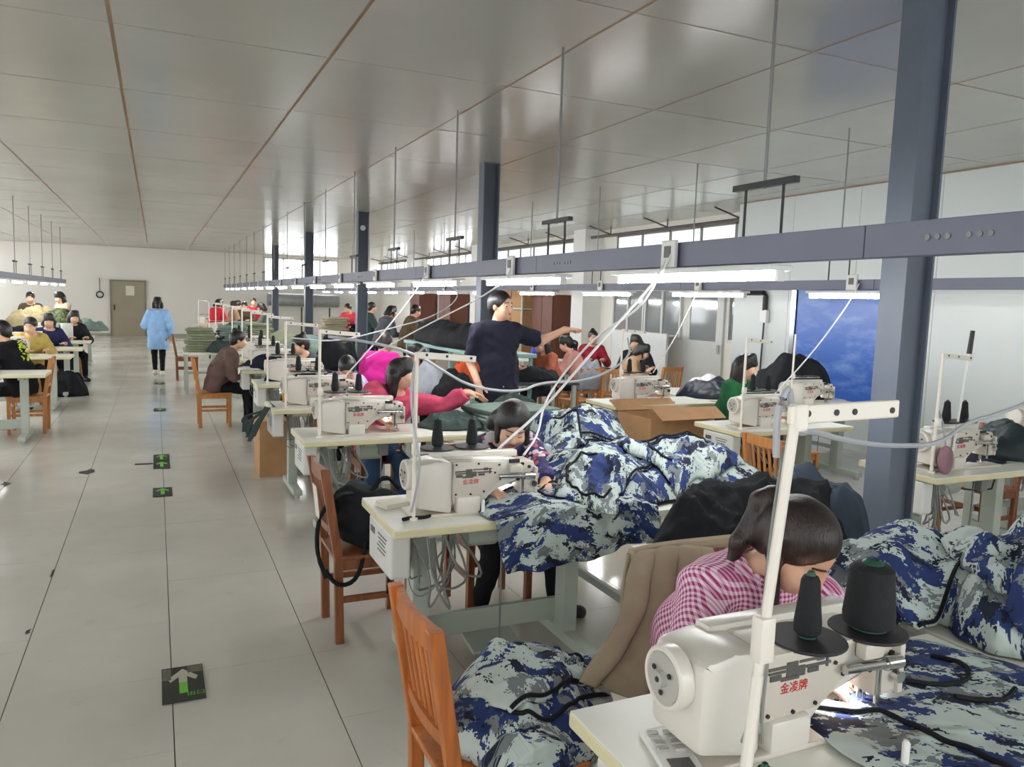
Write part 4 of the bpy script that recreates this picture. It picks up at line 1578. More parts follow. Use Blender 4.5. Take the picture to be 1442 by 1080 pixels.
# camouflage work, second station
CP = 'blue camouflage pieces piled at the second machine'
heap('camouflage_jacket', 'blue camouflage piece draped over the front table edge beside the floral woman', 'jacket', (1.70, 3.20, .765), .42, .46, .06, .12, 1, CAMO, .022, 3.4, 120, CP, hang=(('y', 2.965, -1),), binding=[loop(.15, -.2, .45, .2), [(-.8, .1), (-.3, .0), (.3, .15), (.8, .05)]], out=.05, uvr=.3, sq=.75)
heap('camouflage_jacket', 'blue camouflage piece humped in the middle of the big pile', 'jacket', (2.12, 3.42, .765), .44, .40, .17, .4, 2, CAMO, .042, 3.2, 120, CP, binding=[loop(.1, -.3, .5, .3, k1=.6)], uvr=1.1, sq=.4)
heap('camouflage_jacket', 'blue camouflage piece at the back of the big pile near the cords', 'jacket', (2.22, 3.92, .765), .42, .34, .24, 0, 3, CAMO, .05, 3.4, 110, CP, binding=[[(-.6, .2), (0, .0), (.6, .1)]], uvr=2, sq=.3)
heap('camouflage_jacket', 'blue camouflage piece forming the right end of the big pile', 'jacket', (2.56, 3.34, .765), .52, .36, .17, -.1, 4, CAMO, .036, 2.8, 120, CP, binding=[loop(-.35, -.35, .45, .4, k1=.55)], uvr=.6, flat=.9, hang=(('y', 2.95, -1),), sq=.4)

heap('camouflage_piece', 'blue camouflage panel lying across the middle of the big pile', 'jacket', (2.02, 3.30, .765), .30, .22, .030, .5, 71, CAMO, .022, 4.6, 76, CP, binding=[[(-.97, -.97), (.0, -.98), (.97, -.96)], [(.96, -.96), (.97, .1)]], out=.12, uvr=.9, sq=.75, flat=.25, on=True, lump=.6)
heap('camouflage_piece', 'blue camouflage panel folded on the back hump of the big pile', 'jacket', (2.18, 3.78, .765), .28, .20, .035, -.35, 72, CAMO, .022, 4.6, 76, CP, binding=[[(-.97, -.97), (.0, -.98), (.97, -.96)], [(.96, -.96), (.97, .1)]], out=.12, uvr=1.9, sq=.75, flat=.25, on=True, lump=.6)
heap('camouflage_piece', 'blue camouflage panel with curved piping on the right half of the pile', 'jacket', (2.52, 3.28, .765), .30, .22, .032, .25, 73, CAMO, .022, 4.6, 76, CP, binding=[loop(-.1, -.1, .75, .7, k1=.6)], out=.12, uvr=2.6, sq=.75, flat=.25, on=True, lump=.6)
heap('camouflage_piece', 'blue camouflage strip folded at the rear right of the pile', 'jacket', (2.42, 3.62, .765), .34, .14, .04, -.5, 74, CAMO, .022, 4.6, 76, CP, binding=[[(-.97, -.97), (.0, -.98), (.97, -.96)], [(.96, -.96), (.97, .1)]], out=.12, uvr=.2, sq=.75, flat=.25, on=True, lump=.6)
heap('camouflage_piece', 'blue camouflage flap on the drape at the table front', 'jacket', (1.86, 3.10, .765), .20, .15, .028, .9, 75, CAMO, .022, 4.6, 76, CP, binding=[loop(0, 0, .8, .75, k1=.7)], out=.12, uvr=3.1, sq=.75, flat=.25, on=True, lump=.6)
heap('camouflage_piece', 'small blue camouflage flap beside the floral sleeve', 'jacket', (1.95, 3.62, .765), .2, .14, .03, 1.2, 76, CAMO, .022, 4.6, 76, CP, binding=[[(-.97, -.97), (.0, -.98), (.97, -.96)], [(.96, -.96), (.97, .1)]], out=.12, uvr=.4, sq=.75, flat=.25, on=True, lump=.6)

# camouflage work, first station
CQ = 'blue camouflage pieces at the foreground machine'
heap('camouflage_jacket', 'flat blue camouflage piece under the needle of the foreground machine', 'jacket', (1.71, 1.14, .768), .40, .42, .018, -.15, 6, CAMO, .012, 3.4, 120, CQ, hang=(('y', .915, -1),), binding=[[(-.95, .28), (-.55, -.02), (-.35, -.4), (-.3, -.8)], loop(.12, .42, .34, .26, k0=.55, k1=1.12), [(.0, .0), (.3, -.05), (.5, .02)]], out=.04, uvr=.5, flat=.5, pw=6)
heap('camouflage_jacket', 'long blue camouflage piece beside the gingham shoulder', 'jacket', (2.30, 1.76, .75), .42, .25, .185, -.1, 7, CAMO, .042, 3.0, 100, CQ, binding=[[(-.7, -.6), (-.1, -.5), (.5, -.65)]], uvr=.2)
heap('camouflage_jacket', 'blue camouflage piece folded on top at the right frame edge', 'jacket', (2.57, 1.48, .75), .44, .27, .225, .25, 8, CAMO, .05, 3.2, 120, CQ, binding=[[(-.9, -.3), (-.4, -.55), (.3, -.5), (.8, -.3)]], uvr=-.3, flat=.55)
heap('camouflage_piece', 'blue camouflage flap folded over the long piece by the gingham shoulder', 'jacket', (2.28, 1.72, .755), .26, .17, .035, .2, 81, CAMO, .024, 4.6, 76, CQ, binding=[[(-.97, -.97), (.0, -.98), (.97, -.96)], [(.96, -.96), (.97, .1)]], out=.12, uvr=1.2, sq=.75, flat=.25, on=True, lump=.6)
heap('camouflage_piece', 'blue camouflage fold on the piece at the right frame edge', 'jacket', (2.50, 1.42, .755), .26, .16, .045, -.25, 82, CAMO, .024, 4.6, 76, CQ, binding=[[(-.97, -.97), (.0, -.98), (.97, -.96)], [(.96, -.96), (.97, .1)]], out=.12, uvr=2.2, sq=.75, flat=.25, on=True, lump=.6)
heap('camouflage_piece', 'second blue camouflage fold low at the right frame edge', 'jacket', (2.42, 1.30, .755), .22, .12, .04, .3, 83, CAMO, .024, 4.6, 76, CQ, binding=[[(-.9, -.6), (0, -.9), (.9, -.5)]], out=.12, uvr=.7, sq=.75, flat=.25, on=True, lump=.6)
# black heap between them
heap('black_fabric_heap', 'crumpled heap of black fabric behind the gingham woman', 'fabric', (2.27, 2.42, .70), .56, .27, .27, .16, 9, F_BLACK, .06, 3.8, 110, None, flat=.8)
heap('black_fabric_heap', 'slate-black fabric fold at the right end of the black heap', 'fabric', (2.62, 2.52, .70), .28, .24, .27, -.2, 10, F_SLATE, .03, 3.5, 60, None, flat=.55)
# chairs along the aisle
chair('orange wooden slat-back chair nearest the camera in the foreground', .67, 1.93, 0, WOOD)
heap('camouflage_jacket', 'blue camouflage heap on the nearest orange chair', 'jacket', (.985, 1.97, .445), .27, .26, .16, .1, 11, CAMO, .026, 3.8, 120, None, lump=.12, hang=(('y', 1.76, -1), ('x', 1.12, 1)), binding=[[(-.6, -.5), (-.2, -.2), (.4, -.35), (.8, -.1)], loop(0, -.45, .6, .25, k0=.5, k1=1.0)], uvr=.9, flat=.5)
heap('camouflage_piece', 'blue camouflage flap on the nearest chair heap', 'jacket', (.98, 1.98, .45), .19, .15, .035, .3, 84, CAMO, .022, 5, 80, None, binding=[[(-.97, -.97), (.0, -.98), (.97, -.96)], [(.96, -.96), (.97, .1)]], out=.12, uvr=1.2, sq=.7, flat=.25, on=True, lump=.6)
chair('wooden slat-back chair with a black backpack beside the second machine', .77, 3.84, 0, WOOD_R)


def backpack():
    t = thing('backpack', 'black backpack slumped on the wooden chair beside the second machine', 'bag', (.98, 3.82, .444))
    s = Sdf()
    s.el((0, 0, .13), (.17, .15, .15), k=.05).el((.02, -.08, .10), (.13, .09, .10), k=.04).el((-.08, .04, .22), (.09, .10, .09), k=.05).el((.10, -.03, .2), (.06, .07, .08), k=.04)
    s.cut((0, 0, .003), (0, 0, -1), .4)
    V, F = s.mesh(.011, .008, 2)
    put('bag_body', mesh_np('bag_body', V, F, F_BLACK), t)
    for k, pts in enumerate(([(-.1, -.05, .28), (-.2, -.13, .30), (-.285, -.14, .2), (-.29, -.12, .02), (-.25, -.17, -.1)], [(.0, -.02, .27), (.08, .0, .36), (.16, .02, .27)], [(.05, -.16, .1), (.06, -.2, -.05), (.05, -.2, -.2)], [(-.05, -.15, .05), (-.1, -.19, -.12), (-.2, -.2, -.14), (-.26, -.19, -.05)])):
        obj('strap', lambda bm: bm_tube(bm, pts, .011, 6, 2), F_BLACK, t, smooth=True)
    obj('white_tag', lambda bm: bm_box(bm, (.0, -.16, .14), (.004, .006, .018)), WPLAST, t)
    obj('white_tag', lambda bm: bm_box(bm, (.07, -.165, .13), (.004, .006, .018)), WPLAST, t)


backpack()
tag(obj('blue_bundle', lambda bm: bmesh.ops.create_icosphere(bm, subdivisions=3, radius=.06), F_SLATE, None, (.93, 3.92, .70), smooth=True), 'small blue-grey bundle behind the backpack on the chair', 'bundle')
tag(obj('paper_tag', lambda bm: bm_box(bm, (0, 0, 0), (.003, .10, .17)), MATS['paper'], None, (.715, 3.84, .68), (0, R(-6), 0)), 'torn white paper stuck on the back of the backpack chair', 'paper')
chair('reddish wooden chair under the floral woman', 1.68, 4.10, -PI / 2, WOOD_R)
chair('reddish wooden chair under the pink-jacket woman', 1.60, 6.17, -PI / 2, WOOD_R)
chair('light wooden chair under the woman in brown', .46, 10.55, 0, WOOD_L)
chair('dark brown wooden chair with a black cushion far down the aisle', .33, 16.3, 0, WOOD_R, padded=F_BLACK)
chair('light wooden chair of the man in the black printed sweatshirt', -1.17, 10.55, PI, WOOD_L)
chair('light wooden chair with grey cloth hung over its back', 5.15, 8.75, PI * .55, WOOD_L)
chair('light wooden slat chair behind the pink-sweater woman', 5.45, 8.6, PI * .45, WOOD_L)
chair('light wooden chair behind the third right-row machine', 6.55, 8.9, PI * .55, WOOD_L)
chair('wooden chair beside the nearest column', 3.66, 3.86, 0, WOOD_L)
chair('brown wooden chair in front of the blue poster', 5.05, 5.30, 0, WOOD_L)
chair('wooden chair at the right frame edge behind the dark bundle', 5.85, 3.75, PI, WOOD_R)
chair('wooden chair behind the gingham woman under the beige coat', 1.60, 2.03, -PI / 2, WOOD_R)


def coat():
    t = thing('beige_coat', 'beige wool coat draped over the chair behind the gingham woman', 'coat', (1.45, 2.0, 0))
    n, k = 60, 46
    u = np.linspace(0, 1, n)[:, None]; v = np.linspace(0, 1, k)[None, :]
    # from the chair top (v=0) down and out towards the aisle (v=1); u runs from the left hem to the sitter
    tx = 1.395 + .30 * u; ty = 2.045 - .02 * u + 0 * v; tz = .895 - .005 * u
    bx = 1.10 + .52 * u; by = 1.90 - .14 * u; bz = .60 - .20 * u
    vv = v ** 1.05
    X = tx * (1 - vv) + bx * vv; Y = ty * (1 - vv) + by * vv - .05 * np.sin(PI * v) ; Z = tz * (1 - vv) + bz * vv
    f = (np.abs(np.sin(u * 11 + 1.4 * v + .2)) ** .6 * -.075 + np.sin(u * 27 + 2 * v) * .012 + .04) * (v ** .7) + .012 * perlin(u * 5 + 0 * v, v * 3 + 0 * u)
    X = X - f * .45; Y = Y + f
    Z = Z + .02 * np.sin(PI * u) * (1 - v)
    P_ = np.stack([X + 0 * v, Y + 0 * u, Z + 0 * v], -1) - np.array([1.45, 2.0, 0])
    idx = np.arange(n * k).reshape(n, k)
    q = np.stack([idx[:-1, :-1], idx[1:, :-1], idx[1:, 1:], idx[:-1, 1:]], -1).reshape(-1, 4)
    o = put('coat_front', mesh_np('coat_front', P_.reshape(-1, 3), q, F_BEIGE), t)
    m_ = o.modifiers.new('thickness', 'SOLIDIFY'); m_.thickness = .012
    # back half hanging behind the chair
    P2 = P_.copy(); P2[..., 1] = (2.075 - 2.0) + .06 * v + f * .4; P2[..., 0] = (1.39 + .45 * u - 1.45) + 0 * v; P2[..., 2] = .895 - .45 * v + 0 * u
    o = put('coat_back', mesh_np('coat_back', P2.reshape(-1, 3), q, F_BEIGE), t)
    m_ = o.modifiers.new('thickness', 'SOLIDIFY'); m_.thickness = .012
    obj('collar', lambda bm: bm_tube(bm, [(-.05, .06, .893), (.06, .065, .903), (.36, .06, .90)], .022, 8, 1), F_BEIGE, t, smooth=True)
    bp = P_[26, 34]

    def btn(bm):
        bm_lathe(bm, [(.004, .010), (.014, .012), (.019, .010), (.020, .004), (.004, .0)], tuple(bp + np.array([-.02, -.045, .01])), (-.25, -1, .25), 16)
    obj('button', btn, mat('horn_button', (.72, .66, .56), .35), t, smooth=True)
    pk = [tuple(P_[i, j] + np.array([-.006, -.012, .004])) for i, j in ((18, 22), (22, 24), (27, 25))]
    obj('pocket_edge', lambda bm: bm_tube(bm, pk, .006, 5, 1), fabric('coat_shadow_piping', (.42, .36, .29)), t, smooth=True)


coat()

# ---------------------------------------------------------------- heaps on the other tables
heap('folded_fabric', 'dark green fabric fold beside the grey-green stack', 'fabric', (2.05, 5.45, .765), .30, .26, .07, 0, 13, F_DGREEN, .025, 4, 50, None)
heap('folded_fabric', 'grey-green bundle hanging at the standing man', 'fabric', (2.70, 5.78, .745), .22, .22, .16, 0, 14, F_DGREEN, .045, 5, 60, None)
heap('folded_fabric', 'grey garment heap behind the pink-jacket woman', 'garment', (2.52, 7.55, .745), .24, .25, .27, 0, 15, F_GREY, .03, 4, 46, None)
heap('folded_fabric', 'black garment heap behind the pink-jacket woman', 'garment', (2.75, 7.42, .745), .30, .2, .19, .3, 16, F_BLACK, .03, 4, 46, None)
heap('orange_garment', 'orange-red garment piled behind the black heap', 'garment', (3.0, 7.62, .745), .15, .16, .36, 0, 17, F_ORANGE, .025, 4, 40, None, flat=.4)
heap('dark_heap', 'black fabric heap on the table of the dark grey jacket worker', 'fabric', (1.45, 8.72, .765), .40, .22, .16, 0, 18, F_BLACK, .03, 4, 40, None)
heap('dark_heap', 'big black fabric bundle behind the dark grey jacket worker', 'fabric', (2.12, 10.05, .765), .34, .3, .38, 0, 20, F_BLACK, .04, 3, 44, None)
heap('dark_heap', 'black cloth before the seated woman in brown', 'fabric', (1.28, 10.2, .765), .30, .22, .18, 0, 21, F_NAVY, .03, 4, 40, None)
heap('white_cloth', 'white cloth hanging from the table corner by the woman in brown', 'cloth', (1.04, 10.1, .766), .16, .17, .03, 0, 22, F_WHITE, .01, 5, 40, None, hang=(('x', .94, -1), ('y', 9.94, -1)))
plain_table('light table under the olive heap near the aisle', .40, 1.45, 13.85, 14.6, .70)
for k, (x, y, z, rx, ry, h, m, lab) in enumerate((
        (1.10, 13.95, .70, .34, .2, .16, F_DGREEN, 'dark green fabric draped in front of the olive stack'),
        (2.1, 12.1, .765, .4, .22, .24, F_GREENG, 'pale green fabric on a middle aisle-row table'),
        (2.0, 13.6, .765, .4, .22, .26, F_OLIVE, 'pale olive fabric on an aisle-row table'),
        (1.9, 17.4, .765, .4, .22, .28, F_NAVY, 'navy fabric heap before the far group'),
        (1.8, 19.6, .765, .5, .22, .26, F_BLACK, 'black fabric heap among the far group'),
        (4.6, 12.9, .80, .5, .3, .25, F_NAVY, 'navy fabric under the hands of the standing brown worker'))):
    heap('fabric_heap', lab, 'fabric', (x, y, z), rx, ry, h, .2 * k, 23 + k, m, .04, 3, 40, None, flat=.45)

stack('olive folded piece in the stack beside the aisle', .68, 14.25, .70, .46, .55, 9, .045, F_OLIVE, 'olive folded pieces beside the aisle', 0, 1)
stack('grey-green folded piece in the stack behind the olive one', 1.2, 14.3, .70, .46, .5, 10, .045, F_GREENG, 'grey-green folded pieces beside the olive stack', .1, 2)
stack('pale folded piece in the far stack of the eighth table', 1.75, 15.3, .762, .5, .42, 9, .045, F_OLIVE, 'pale folded pieces on the eighth table', 0, 3)
stack('pale green folded piece in the stack on the ninth table', 1.7, 17.3, .762, .5, .42, 8, .045, F_GREENG, 'pale green folded pieces on the ninth table', 0, 4)
stack('pale cream folded piece in the tall stack by the third column', 3.85, 18.5, 0, .6, .5, 24, .052, fabric('striped_cream', (.60, .57, .48)), 'cream folded pieces by the third column', 0, 5)
stack('black folded piece in the stack beside the cream stack', 4.45, 18.4, 0, .45, .45, 22, .05, F_BLACK, 'black folded pieces by the third column', 0, 6)
plain_table('table under the navy heap of the brown worker', 4.05, 5.15, 12.6, 13.2, .80)
stack('grey-green folded piece in front of the reaching pink arm', 2.50, 5.45, .745, .62, .5, 7, .022, F_GREENG, 'grey-green folded pieces by the pink jacket', .1, 7)
# teal rack with the wide black heap
TEALM = mat('teal_frame', (.55, .68, .66), .5)
t = thing('teal_rack', 'pale teal tube table carrying the wide black heap', 'table', (4.0, 10.4, 0))
obj('tabletop', lambda bm: bm_box(bm, (0, 0, 1.03), (.8, 3.2, .05), bev=.008), TEALM, t)
for a in (-1, 1):
    for b in (-1.5, -.5, .5, 1.5):
        obj('leg', lambda bm: bm_box(bm, (a * .36, b, .50), (.04, .04, 1.0)), TEALM, t)
    obj('rail', lambda bm: bm_box(bm, (a * .36, 0, .35), (.03, 3.0, .03)), TEALM, t)
heap('black_fabric_heap', 'wide black fabric heap on the pale teal table', 'fabric', (4.0, 10.5, 1.055), .46, 1.5, .30, 0, 40, F_BLACK, .03, 2.6, 60, None, flat=.35)
heap('teal_garment', 'green cloth hanging under the teal table', 'cloth', (3.95, 8.95, .30), .25, .12, .62, 0, 41, F_TEAL, .02, 4, 30, None, flat=.3)
# right row
heap('dark_bundle', 'dark green-black bundle on the table right of the nearest column', 'fabric', (5.45, 3.35, .745), .38, .32, .22, 0, 42, fabric('dark_sheen', (.17, .21, .22), rough=.45), .03, 4, 60, None, flat=.5)
plain_table('table under the dark bundle at the right edge', 5.36, 5.98, 3.0, 3.7, .745)
heap('black_fabric_heap', 'black fabric heap in front of the blue poster', 'fabric', (6.45, 6.5, .745), .52, .33, .42, 0, 43, F_BLACK, .05, 2.6, 60, None, flat=.5)
plain_table('table under the black heap before the poster', 5.85, 6.95, 6.2, 6.9, .745)
heap('black_fabric_heap', 'black glossy fabric pile on the table left of the masked woman', 'fabric', (5.55, 6.75, .745), .42, .30, .17, 0, 44, fabric('dark_gloss', (.12, .14, .18), rough=.4), .03, 3, 46, None)
heap('white_bundle', 'white fabric bundle beside the dark pile by the board', 'fabric', (5.9, 7.3, .745), .28, .22, .14, 0, 45, F_WHITE, .03, 4, 40, None)
plain_table('table under the dark and white bundles', 5.2, 6.3, 6.45, 7.6, .745)
heap('striped_bundle', 'black fabric bundle on the floor left of the open carton', 'fabric', (3.45, 6.15, 0), .42, .4, .62, 0, 46, F_BLACK, .05, 3, 50, None, flat=.5)
heap('navy_cloth', 'navy cloth hanging over the far edge of the table right of the column', 'cloth', (4.85, 3.40, .765), .36, .26, .01, 0, 47, F_NAVY, .006, 4, 40, None, hang=(('y', 3.55, 1),))
heap('grey_cloth', 'grey cloth over the back of the light wooden chair', 'cloth', (5.12, 8.72, .60), .20, .06, .33, PI * .05, 48, F_GREY, .012, 5, 36, None, flat=.2)
# dark tables of the seated group on the right
for x0, x1, y0, y1, lab in ((3.75, 4.75, 8.3, 8.95, 'dark table beside the woman with long brown hair'), (5.3, 6.4, 10.2, 10.8, 'dark table of the pink-sweater woman')):
    plain_table(lab, x0, x1, y0, y1, .74, mat('dark_tabletop', (.2, .22, .24), .5))
heap('dark_heap', 'black work on the dark table beside the long-haired woman', 'fabric', (4.3, 8.65, .74), .35, .22, .15, 0, 50, F_BLACK, .03, 4, 36, None)


def carton(label, x, y, z, w, d, h, rz=0, opened=False, lines=False):
    t = thing('cardboard_box', label, 'box', (x, y, z), rz)
    obj('box_body', lambda bm: [bm_box(bm, c, s) for c, s in (((0, 0, .003), (w, d, .006)), ((0, -d / 2, h / 2), (w, .006, h)), ((0, d / 2, h / 2), (w, .006, h)), ((-w / 2, 0, h / 2), (.006, d, h)), ((w / 2, 0, h / 2), (.006, d, h)))], CARD, t)
    ang = 25 if opened else 90
    for s in (-1, 1):
        obj('flap', lambda bm: bm_box(bm, (0, s * d * .25 if not opened else s * (d / 2 + .08), h + (.004 if not opened else .05 * 1)), (w, d * .5 if not opened else .17, .006), Matrix.Rotation(0 if not opened else s * R(-30 if s < 0 else 30), 3, 'X')), CARD, t)
    if lines:
        for k in range(5):
            obj('printed_line', lambda bm: bm_box(bm, (w / 2 + .0035, -.02, h * .62 - .045 * k), (.001, d * .4 - .02 * (k % 2), .014)), mat('box_print', (.45, .32, .22), .8), t)
    return t


carton('tall cardboard box on the floor under the fourth aisle-row machine', .99, 7.62, 0, .26, .42, .52, .0, False, True)
carton('open cardboard box in front of the third right-row machine', 4.28, 5.85, .42, .72, .5, .30, .05, True)
plain_table('low stand under the open cardboard box', 3.95, 4.62, 5.6, 6.1, .42)
k = 0
for (y, z) in ((16.75, .45), (17.45, .45), (18.15, .45), (16.75, 1.02), (17.45, 1.02), (18.15, 1.02), (16.75, 1.58), (17.45, 1.58)):
    carton('brown carton ' + ['lower right', 'lower middle', 'lower left', 'middle-height right', 'middle-height centre', 'middle-height left', 'top right', 'top left'][k] + ' on the rack by the right wall', 8.1, y, z, .6, .64, .5)
    k += 1
t = thing('carton_rack', 'white tube rack holding brown cartons along the right wall', 'rack', (8.1, 17.45, 0))
for z in (.43, 1.0, 1.56):
    obj('rack_shelf', lambda bm: bm_box(bm, (0, 0, z), (.7, 2.2, .025)), FRAME, t)
for a in (-1, 1):
    for b in (-1, 0, 1):
        obj('upright', lambda bm: bm_box(bm, (a * .36, b * 1.1, 1.1), (.03, .03, 2.2)), FRAME, t)
for y, lab in ((15.75, 'tall brown board cabinet beside the white pillar'), (19.3, 'tall brown board cabinet left of the carton rack'), (22.3, 'tall brown board cabinet near the second white pillar'), (25.3, 'farthest tall brown board cabinet by the right wall')):
    t = thing('brown_cabinet', lab, 'cabinet', (8.2, y, 0))
    obj('cabinet_body', lambda bm: bm_box(bm, (.05, 0, .95), (.55, 1.05, 1.9)), BROWN, t)
    for s in (-1, 1):
        d_ = obj('door', lambda bm: bm_box(bm, (-.24, s * .26, .95), (.02, .5, 1.8), bev=.004), BROWN, t)
        obj('door_handle', lambda bm: bm_box(bm, (-.26, s * .05, 1.0), (.02, .015, .12)), CHROME, d_)
# white board leaning by the glazed partition
t = thing('white_board', 'white board panel standing under the partition windows', 'board', (8.2, 12.2, 0))
obj('panel', lambda bm: bm_box(bm, (0, 0, .75), (.03, 1.8, .95)), mat('board_white', (.86, .87, .87), .35, var=.02), t)
obj('board_frame', wall_boxes([(-.02, .02, -.92, -.9, 0, 1.24), (-.02, .02, .9, .92, 0, 1.24), (-.02, .02, -.9, .9, 1.22, 1.24), (-.02, .02, -.9, .9, .26, .28)]), FRAME, t)

# left side heaps
plain_table('table under the big khaki and green heap at far left', -2.7, -1.4, 17.9, 19.0, .75)
heap('fabric_heap', 'khaki fabric heap in the big pile at far left', 'fabric', (-2.2, 18.4, .75), .55, .45, .50, 0, 60, fabric('khaki_fabric', (.60, .55, .42)), .05, 3.4, 60, None, flat=.4, lump=.15)
heap('fabric_heap', 'green camouflage heap at far left', 'fabric', (-1.78, 18.3, .75), .40, .4, .48, 0, 61, camo('green_camouflage', .02, [(.42, .47, .32), (.25, .33, .20), (.55, .53, .40), (.18, .2, .15)]), .05, 3.4, 60, None, flat=.4, lump=.15)
heap('fabric_heap', 'dark navy work on the left row table by the heap', 'fabric', (-2.0, 16.0, .765), .5, .22, .22, 0, 62, F_NAVY, .04, 3, 40, None)
heap('fabric_heap', 'black fabric bundle beside the woman in yellow', 'fabric', (-2.1, 14.1, .765), .35, .22, .34, 0, 63, F_BLACK, .04, 3, 40, None)
heap('fabric_heap', 'pale fabric stack at the far end of the left row', 'fabric', (-1.35, 19.75, .765), .35, .2, .22, 0, 64, F_GREENG, .04, 3, 40, None)
heap('fabric_heap', 'dark cloth under the left row machines', 'fabric', (-1.3, 14.1, 0), .3, .3, .35, 0, 65, F_BLACK, .04, 3, 40, None)
for k in range(2):
    tag(obj('white_roll', lambda bm: bm_lathe(bm, [(.02, 0), (.10, 0), (.10, .30), (.03, .30), (.03, .28)], n=16), F_WHITE, None, (-1.72 + .24 * k, 16.2, .762), smooth=True), ['left', 'right'][k] + ' white fabric roll standing on a left row table', 'roll', 'white rolls on the left row')
# hanging strips on the floor by the carton
t = thing('fabric_strips', 'dark fabric strips hanging off the end of the fourth aisle-row table', 'strips', (.88, 6.80, .60))
for k in range(8):
    a_ = -.5 + .12 * k
    obj('strip', lambda bm: bm_tube_flat(bm, [(.02, .05 * k - .1, .16), (-.04, .05 * k - .12, .15 - .01 * k), (-.11 - .012 * k, .06 * k - .18, .05 - .02 * (k % 3)), (-.17 - .01 * (k % 4), .06 * k - .24, -.06 - .03 * (k % 3))], .035, .008), F_DGREEN, t, smooth=True)

# ---------------------------------------------------------------- small things
t = thing('button_panel', 'white button panel on the foreground table corner', 'panel', (.975, 1.25, .76), R(-14))
obj('panel_plate', lambda bm: bm_box(bm, (0, 0, .007), (.085, .17, .014), bev=.004), WPLAST, t)
for i in range(2):
    for j in range(4):
        obj('button', lambda bm: bm_box(bm, (-.018 + .036 * i, .065 - .022 * j, .016), (.024, .012, .006), bev=.002), mat('grey_button', (.72, .72, .70), .5), t)
obj('panel_slot', lambda bm: bm_box(bm, (0, -.05, .0145), (.05, .035, .002)), LABELG, t)
t = thing('thread_snips', 'pink-handled thread snips on the foreground table', 'snips', (1.09, 1.28, .762), R(30))
for s in (-1, 1):
    obj('handle', lambda bm: bm_tube(bm, [(0, 0, .006), (.02, s * .014, .008), (.045, s * .015, .008), (.06, s * .004, .006), (.09, 0, .006)], .004, 6, 1), mat('pink_handle', (.66, .38, .40), .4), t, smooth=True)
cone('green-cored black thread cone standing on the foreground table by the pole', 1.045, 1.055, .761, .045, .016, .075)
for x, y, lab in ((1.39, 1.02, 'small white peg on the foreground table edge'), (1.30, 3.08, 'small white peg on the second table edge')):
    tag(obj('table_peg', lambda bm: bm_lathe(bm, [(.008, 0), (.008, .05), (.004, .056)], n=10), WPLAST, None, (x, y, .776), smooth=True), lab, 'peg')
tag(obj('fabric_scrap', lambda bm: bm_tube(bm, [(-.06, 0, .006), (-.02, .012, .008), (.03, 0, .007), (.07, .018, .006)], .008, 6, 1), F_BLACK, None, (1.0, 3.10, .762), smooth=True), 'black fabric scrap by the pole of the second table', 'scrap')
tag(obj('paper_stack', lambda bm: [bm_box(bm, (.004 * k, .003 * k, .003 + .006 * k), (.13, .10, .005)) for k in range(3)], MATS['paper'], None, (.97, 3.36, .762), (0, 0, .3)), 'small white label stack on the second table corner', 'paper')
t = thing('oil_cup', 'amber plastic cup on the fourth aisle-row table', 'cup', (1.03, 6.98, .76))
obj('cup', lambda bm: bm_lathe(bm, [(.028, 0), (.034, .09), (.030, .09), (.025, .006), (.01, .005)], n=16), mat('amber', (.74, .52, .18), .25), t, smooth=True)
t = thing('pink_pouch', 'dusty pink cloth pouch hung on the thread stand right of the column', 'pouch', (4.285, 3.06, .765))
s_ = Sdf().el((0, 0, .08), (.045, .035, .09), k=.03).el((.04, .01, .07), (.035, .03, .075), k=.02)
V_, F_ = s_.mesh(.01, .004, 1)
put('pouch_body', mesh_np('pouch_body', V_, F_, fabric('dusty_pink', (.58, .45, .48))), t)
obj('drawstring', lambda bm: bm_tube(bm, [(0, 0, .15), (-.02, .02, .3), (-.03, .05, .38)], .006, 6), F_GREY, t)
t = thing('dust_brush', 'black-handled rod leaning on the thread stand right of the column', 'brush', (4.45, 3.1, .76), 0)
obj('rod', lambda bm: bm_cyl(bm, (-.06, 0, 0), (.02, .0, .72), .007, n=8), WPLAST, t)
obj('grip', lambda bm: bm_cyl(bm, (.02, 0, .72), (.034, 0, .86), .015, .013, n=10), BLACKM, t)
for x, y, z, m, lab in ((5.9, 11.9, .745, mat('blue_plastic', (.12, .22, .72), .4), 'blue plastic bottle beside the long-haired woman'), (6.08, 11.95, .745, mat('yellow_plastic', (.80, .78, .22), .4), 'yellow plastic bottle beside the blue bottle')):
    t = thing('plastic_bottle', lab, 'bottle', (x, y, z))
    obj('bottle_body', lambda bm: bm_lathe(bm, [(.06, 0), (.065, .02), (.065, .14), (.03, .19), (.025, .2)], n=14), m, t, smooth=True)
    obj('cap', lambda bm: bm_cyl(bm, (0, 0, .2), (0, 0, .235), .03, n=12), m, t)
plain_table('small table under the blue and yellow bottles', 5.55, 6.45, 11.6, 12.2, .745)

# floor signs
SIGN = mat('sign_black', (.16, .17, .15), .5, var=.2, scale=30)
GREEN = mat('sign_green', (.42, .75, .25), .5, var=.05)
WORN = mat('sign_worn', (.72, .71, .64), .6, var=.1, scale=30)


